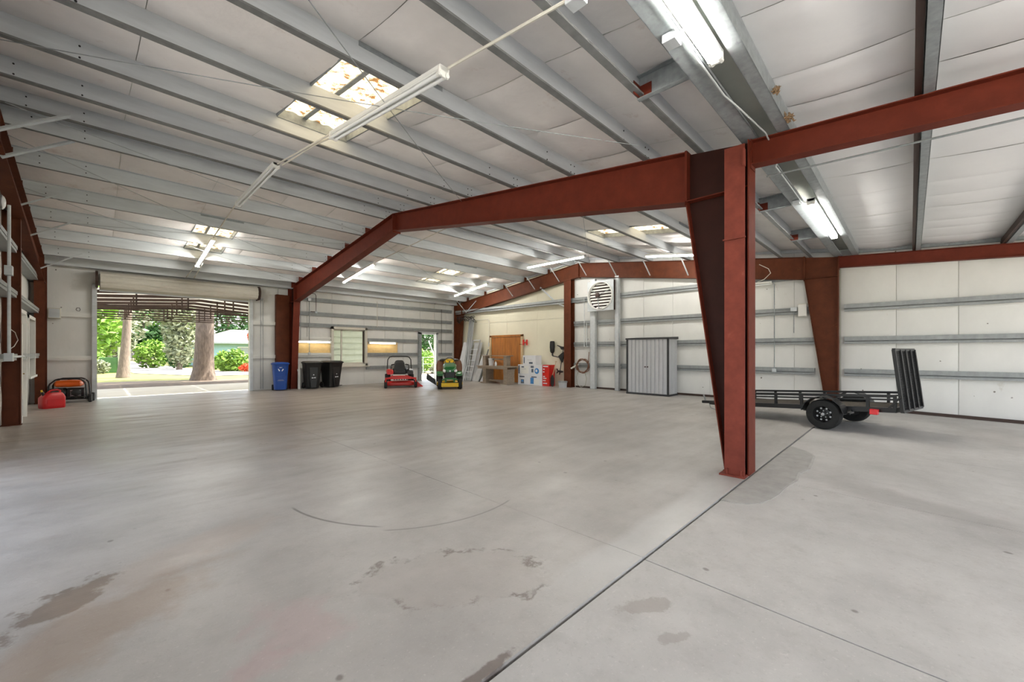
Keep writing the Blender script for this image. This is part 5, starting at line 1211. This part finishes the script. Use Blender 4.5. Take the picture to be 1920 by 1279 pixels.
# pale road swinging towards the back
b = MB(); ctr = [(40,33.0,2.6),(14,33.6,2.6),(7,35.5,2.8),(4.6,42,2.6),(4.0,52,2.2),(3.2,70,2.2),(1,100,2.4)]
vs = []; fs = []
for i, (x, y, w) in enumerate(ctr):
    a = Vector(ctr[max(0,i-1)][:2]); c = Vector(ctr[min(len(ctr)-1,i+1)][:2]); d = (c-a).normalized(); n_ = Vector((-d.y, d.x))*w
    vs += [(x-n_.x, y-n_.y, ZG+.03), (x+n_.x, y+n_.y, ZG+.03)]
for i in range(len(ctr)-1): fs.append((2*i,2*i+1,2*i+3,2*i+2))
build(MB().add(vs, fs), 'road', M['road'], kind='structure')

# carport outside the roller door
r = empty('carport', (2.6, 25.0, ZG)); tag(r, 'open carport roof on timber trusses outside the roller door', 'carport')
W = lambda mb, n, m, **k: build(mb, n, m, r, world=True, **k)
xm_, hw_, ze, zp, ye = 3.2, 8.5, 3.08, 3.72, 26.7
zr_ = lambda x: zp-(zp-ze)*abs(x-xm_)/hw_
for s in (-1, 1):
    for k in range(4):
        xa, xb = xm_+s*hw_*k/4, xm_+s*hw_*(k+1)/4; xa, xb = min(xa,xb)+.01, max(xa,xb)-.01
        W(MB().hexa([(xa,YB+.3,zr_(xa)+.10),(xb,YB+.3,zr_(xb)+.10),(xb,ye,zr_(xb)+.10),(xa,ye,zr_(xa)+.10)]+[(x,y,zr_(x)+.103) for x,y in ((xa,YB+.3),(xb,YB+.3),(xb,ye),(xa,ye))]), 'roof_sheet', M['plastic'])
for k in range(6):
    y = 19.0+k*1.5
    t = W(MB().bar((xm_-hw_,y,ze),(xm_,y,zp),.05,.11), 'truss', M['dark'])
    for nm, p, q in (('top_chord',(xm_,y,zp),(xm_+hw_,y,ze)),('bottom_chord',(xm_-hw_,y,ze-.03),(xm_+hw_,y,ze-.03)))+tuple(('strut',(xm_+x,y,ze-.03),(xm_+x,y,zr_(xm_+x))) for x in (-2.2,-.8,.6)):
        o = build(MB().bar(p, q, .04, .11 if nm == 'top_chord' else .045), nm, M['dark'], t); o.location = -Vector(r.location)
for s in (-1, 1):
    for y in (19.5, 23, 26.5): W(MB().box(xm_+s*hw_-.08,y-.08,ZG,xm_+s*hw_+.08,y+.08,ze), 'post', M['dark'])

# trees
def trunk_mesh(h, r0, r1, bend, flare=1.5):
    pts = []; rs = []
    for i in range(12):
        t = i/11; pts.append((bend*math.sin(t*2.2), bend*.6*math.sin(t*3), h*t)); rs.append((r0+(r1-r0)*t)*(1+(flare-1)*math.exp(-t*11)))
    return MB().tube(pts, rs, 14)
def leaves(mb, n, cx, cy, cz, rx, ry, rz, s, seed, shell=.35):
    rnd = random.Random(seed)
    for _ in range(n):
        while True:
            p = Vector((rnd.uniform(-1,1), rnd.uniform(-1,1), rnd.uniform(-1,1)))
            if shell < p.length < 1: break
        c = Vector((cx+p.x*rx, cy+p.y*ry, cz+p.z*rz))
        a = Vector((rnd.uniform(-1,1), rnd.uniform(-1,1), rnd.uniform(-.6,.6))).normalized(); q = a.orthogonal().normalized()
        q = (q*math.cos(rnd.uniform(0,6.28)) + a.cross(q)*math.sin(rnd.uniform(0,6.28)))
        k = s*rnd.uniform(.6,1.3)
        mb.add([c-a*k, c+q*k*.45, c+a*k, c-q*k*.45], [(0,1,2,3)])
    return mb
def tree(name, loc, h, r0, r1, bend, crowns, m, label, leaf=.22, n=1400, group=None, flare=1.5):
    r = empty(name, loc); tag(r, label, 'tree', group)
    build(trunk_mesh(h, r0, r1, bend, flare), 'trunk', M['bark'], r, smooth=True)
    rnd = random.Random(int(loc[0]*13+loc[1]))
    for k in range(5):
        a = rnd.uniform(0, 6.28); z = h*rnd.uniform(.62, .95); l = rnd.uniform(1.2, 2.6)
        build(MB().tube([(0,0,z*.92),(l*.5*math.cos(a),l*.5*math.sin(a),z+.5),(l*math.cos(a),l*math.sin(a),z+1.3)], [r1*.6,r1*.4,r1*.15], 8), 'branch', M['bark'], r, smooth=True)
    b = MB()
    for i, (cx, cy, cz, rx, ry, rz) in enumerate(crowns): leaves(b, n, cx, cy, cz, rx, ry, rz, leaf, i+int(loc[0]*7))
    build(b, 'foliage', m, r, fix=False)
    return r
def bush(loc, rx, ry, rz, m, label, n=900, leaf=.16, stem=True, cat='bush', name='bush', group=None):
    r = empty(name, loc); tag(r, label, cat, group)
    b = MB(); leaves(b, n, 0, 0, rz*.9, rx, ry, rz, leaf, int(loc[0]*11+loc[1]*3), .2); build(b, 'foliage', m, r, fix=False)
    for k in range(4):
        a = 1.57*k+.4; build(MB().tube([(0,0,0),(rx*.3*math.cos(a),ry*.3*math.sin(a),rz*.7),(rx*.5*math.cos(a),ry*.5*math.sin(a),rz*1.3)], [.05,.035,.015], 6), 'stem', M['bark'], r, smooth=True)
    return r
tree('pine_tree', (1.25,35.3,ZG), 9.0, .24, .16, .25, [(0,0,9.5,3,3,1.8)], M['leafd'], 'slim bare trunk standing on the lawn left of the driveway', n=900)
tree('oak_tree', (4.32,28.8,ZG), 6.5, .46, .40, .10, [(0,0,8,5,4,1.6),(2,0,7,3,3,1.4)], M['leafd'], 'thick grey oak trunk with flared roots just beyond the carport', n=1200, flare=1.4)
GT = 'trees behind the lawn'
tree('shade_tree', (-3.0,52,ZG), 6, .35, .2, .3, [(0,0,5.5,4.5,3,3.2),(2.2,-1,3.2,3,2,2.4),(-2,0,2.5,3,2,2.2)], M['leaf'], 'bright green tree at the left edge of the roller door view', n=1300, leaf=.32, group=GT)
tree('shade_tree', (.8,60,ZG), 6, .35, .2, .3, [(0,0,5.2,3.6,3,3.4),(0,0,2.6,2.4,2,2)], M['moss'], 'grey-green mossy tree behind the slim trunk', n=1300, leaf=.32, group=GT)
tree('shade_tree', (4.6,74,ZG), 7, .4, .2, .2, [(0,0,6,4.5,3,3.8),(1.5,0,3,3,2,2.2)], M['leafd'], 'dark green tree at the end of the road', n=1400, leaf=.4, group=GT)
tree('shade_tree', (7.5,82,ZG), 7, .4, .2, .2, [(0,0,6.2,4,3,3.6),(0,0,3,4,3,2.4)], M['leaf'], 'light green tree behind the house corner', n=1400, leaf=.4, group=GT)
tree('shade_tree', (13.5,72,ZG), 8, .4, .2, .2, [(0,0,6.5,5,3,3.4)], M['leafd'], 'dark tree rising behind the house roof', n=1500, leaf=.4, group=GT)
tree('shade_tree', (23.5,71,ZG), 8, .4, .2, .2, [(0,0,6.5,4,3,3.2)], M['leaf'], 'bright tree at the right end of the house roof', n=1300, leaf=.4, group=GT)
tree('moss_tree', (5.3,47,ZG), 5.5, .16, .10, .3, [(0,0,4.4,1.5,1.3,2.4),(.2,0,2.2,1.3,1.2,1.9),(-.4,0,5.4,1.6,1.2,1.6)], M['moss'], 'small drooping tree left of the blue house', n=1000, leaf=.22)
GB = 'bushes around the drive'
bush((5.9,52,ZG), 1.1, 1.0, 1.2, M['leafd'], 'dark shrub below the drooping tree', 1100, group=GB)
bush((4.0,54,ZG), 1.4, 1.2, 1.5, M['leaf'], 'light shrub beside the dark metal garden bench', 1100, .2, group=GB)
bush((-1.2,46,ZG), 1.8, 1.2, 1.5, M['leaf'], 'wide bright shrub behind the utility cabinet', 1300, .2, group=GB)
bush((.15,43,ZG), .7, .6, .55, M['moss'], 'pale grey low shrub in front of the utility cabinet', 700, .13, group=GB)
bush((7.6,46,ZG), .8, .7, .45, M['leaf'], 'low yellow-green shrub at the foot of the blue wall', 700, .14, group=GB)
bush((8.0,40.5,ZG), 1.3, .9, 1.0, M['leaf'], 'large leafy shrub just right of the oak trunk', 1300, .17, group=GB)
bush((10.4,40.0,ZG), 1.1, .9, .8, M['leaf'], 'leafy shrub at the right edge of the roller door view', 1200, .17, group=GB)
bush((8.6,38.7,ZG), .5, .4, .35, M['flower'], 'low clump of orange blooms in front of the leafy shrubs', 350, .11, group=GB)
r = empty('flower_post', (10.6,45.0,ZG)); tag(r, 'tall pale post crowned with red-orange blooms before the house', 'post')
build(MB().cyl((0,0,0),(0,0,2.6),.16,12), 'post', M['tan'], r, smooth=True); b = MB(); leaves(b, 500, 0,0,3.1,.5,.5,.75,.14, 5, .1); build(b, 'flowers', M['flower'], r, fix=False)
r = empty('utility_cabinet', (1.15,44.5,ZG)); tag(r, 'dark green utility cabinet with pale side panel on the lawn', 'utility cabinet')
build(MB().box(-.9,-.4,0,.1,.4,1.2), 'body', M['leafd'], r, bevel=.03); build(MB().box(.1,-.42,0,.42,.42,2.0), 'side_panel', M['moss'], r, bevel=.02)
r = empty('garden_bench', (3.75,66,ZG)); tag(r, 'dark metal garden bench far back on the lawn', 'bench')
for x in (-.9, .9): build(MB().box(x-.05,-.3,0,x+.05,.3,.9).box(x-.05,.22,.9,x+.05,.3,1.7), 'leg', M['dark'], r)
build(MB().box(-.95,-.3,.6,.95,.3,.68), 'seat', M['dark'], r)
for i in range(9): build(MB().box(-.85+i*.21-.03,.24,.68,-.85+i*.21+.03,.28,1.65), 'back_slat', M['dark'], r)
build(MB().box(-.95,.22,1.62,.95,.30,1.72), 'top_rail', M['dark'], r)
# blue house
r = empty('blue_house', (13,60,ZG)); tag(r, 'low pale blue house with a wide grey roof across the road', 'house')
W = lambda mb, n, m, **k: build(mb, n, m, r, world=True, **k)
hx0, hx1, hy0, hy1 = 8.2, 20.0, 55.0, 64.0
W(MB().box(hx0,hy0,ZG,hx1,hy1,2.6), 'wall', M['house'])
W(MB().hexa([(hx0-.8,hy0-.9,2.55),(hx1+.8,hy0-.9,2.55),(hx1+.8,hy1+.8,2.55),(hx0-.8,hy1+.8,2.55),(hx0+3.4,hy0+4,4.2),(hx1-3,hy0+4,4.2),(hx1-3,hy0+5,4.2),(hx0+3.4,hy0+5,4.2)]), 'roof', M['shingle'])
W(MB().box(hx0-.8,hy0-.92,2.42,hx1+.8,hy0-.86,2.6), 'fascia', M['galv2'])
W(MB().box(hx0+.35,hy0-.04,.0,hx0+.55,hy0,2.5), 'corner_trim', M['card'])
for x in (hx0+3.2, hx0+6.0): 
    o = W(MB().box(x,hy0-.06,.9,x+1.3,hy0-.01,2.1), 'window', M['card']); build(MB().box(x+.1,hy0-.07,1.0,x+1.2,hy0-.06,2.0), 'pane', M['galv2'], o).location = -Vector(r.location)
# view through the open door: fence, shrubs and a pole
bush((17.2,27.0,ZG), 1.2, 1.0, .85, M['leaf'], 'bright shrub seen through the open back door', 1200, .15, group='greenery beyond the back door')
bush((18.0,25.0,ZG), .9, .8, .35, M['moss'], 'pale low shrub seen through the open back door', 800, .12, group='greenery beyond the back door')
tree('shade_tree', (25.5,39,ZG), 4.5, .2, .12, .2, [(0,0,3.0,2.2,2,1.5),(-1.5,0,2.4,1.6,1.5,1.2)], M['leafd'], 'dark leafy tree seen through the open back door', n=1300, leaf=.22, group='greenery beyond the back door')
bush((22.0,34.0,ZG), 1.8, 1.2, 1.0, M['leaf'], 'yellow-green shrub below the dark tree beyond the back door', 1200, .17, group='greenery beyond the back door')
r = empty('wire_fence', (17.5,23.4,ZG)); tag(r, 'grey wire fence beyond the open back door', 'fence')
for i in range(8): build(MB().cyl((-3+i*.9,0,0),(-3+i*.9,0,1.3),.03,8), 'post', M['galv2'], r, smooth=True)
for z in (.3,.8,1.25): build(MB().cyl((-3,0,z),(3.3,0,z),.012,6), 'wire', M['galv2'], r)
o = build(MB().cyl((0,0,0),(-1.05,0,2.4),.035,8), 'leaning_pole', M['card'], smooth=True); o.location = (17.3, 24.0, ZG); tag(o, 'white pole leaning at a slant beyond the open back door', 'pole')
# sided annexe seen through the window
r = empty('sided_annexe', (9.2,YB+2.4,ZG)); tag(r, 'white clapboard annexe seen through the back wall window', 'building')
for k in range(10): build(MB().hexa([(-1.4,0,k*.3),(1.3,0,k*.3),(1.3,.1,k*.3),(-1.4,.12,k*.3),(-1.4,.085,k*.3+.3),(1.3,.085,k*.3+.3),(1.3,.1,k*.3+.3),(-1.4,.1,k*.3+.3)]), 'clapboard', M['siding'], r)
build(MB().box(-1.5,-.02,0,-1.36,.12,3.0), 'corner_board', M['card'], r)
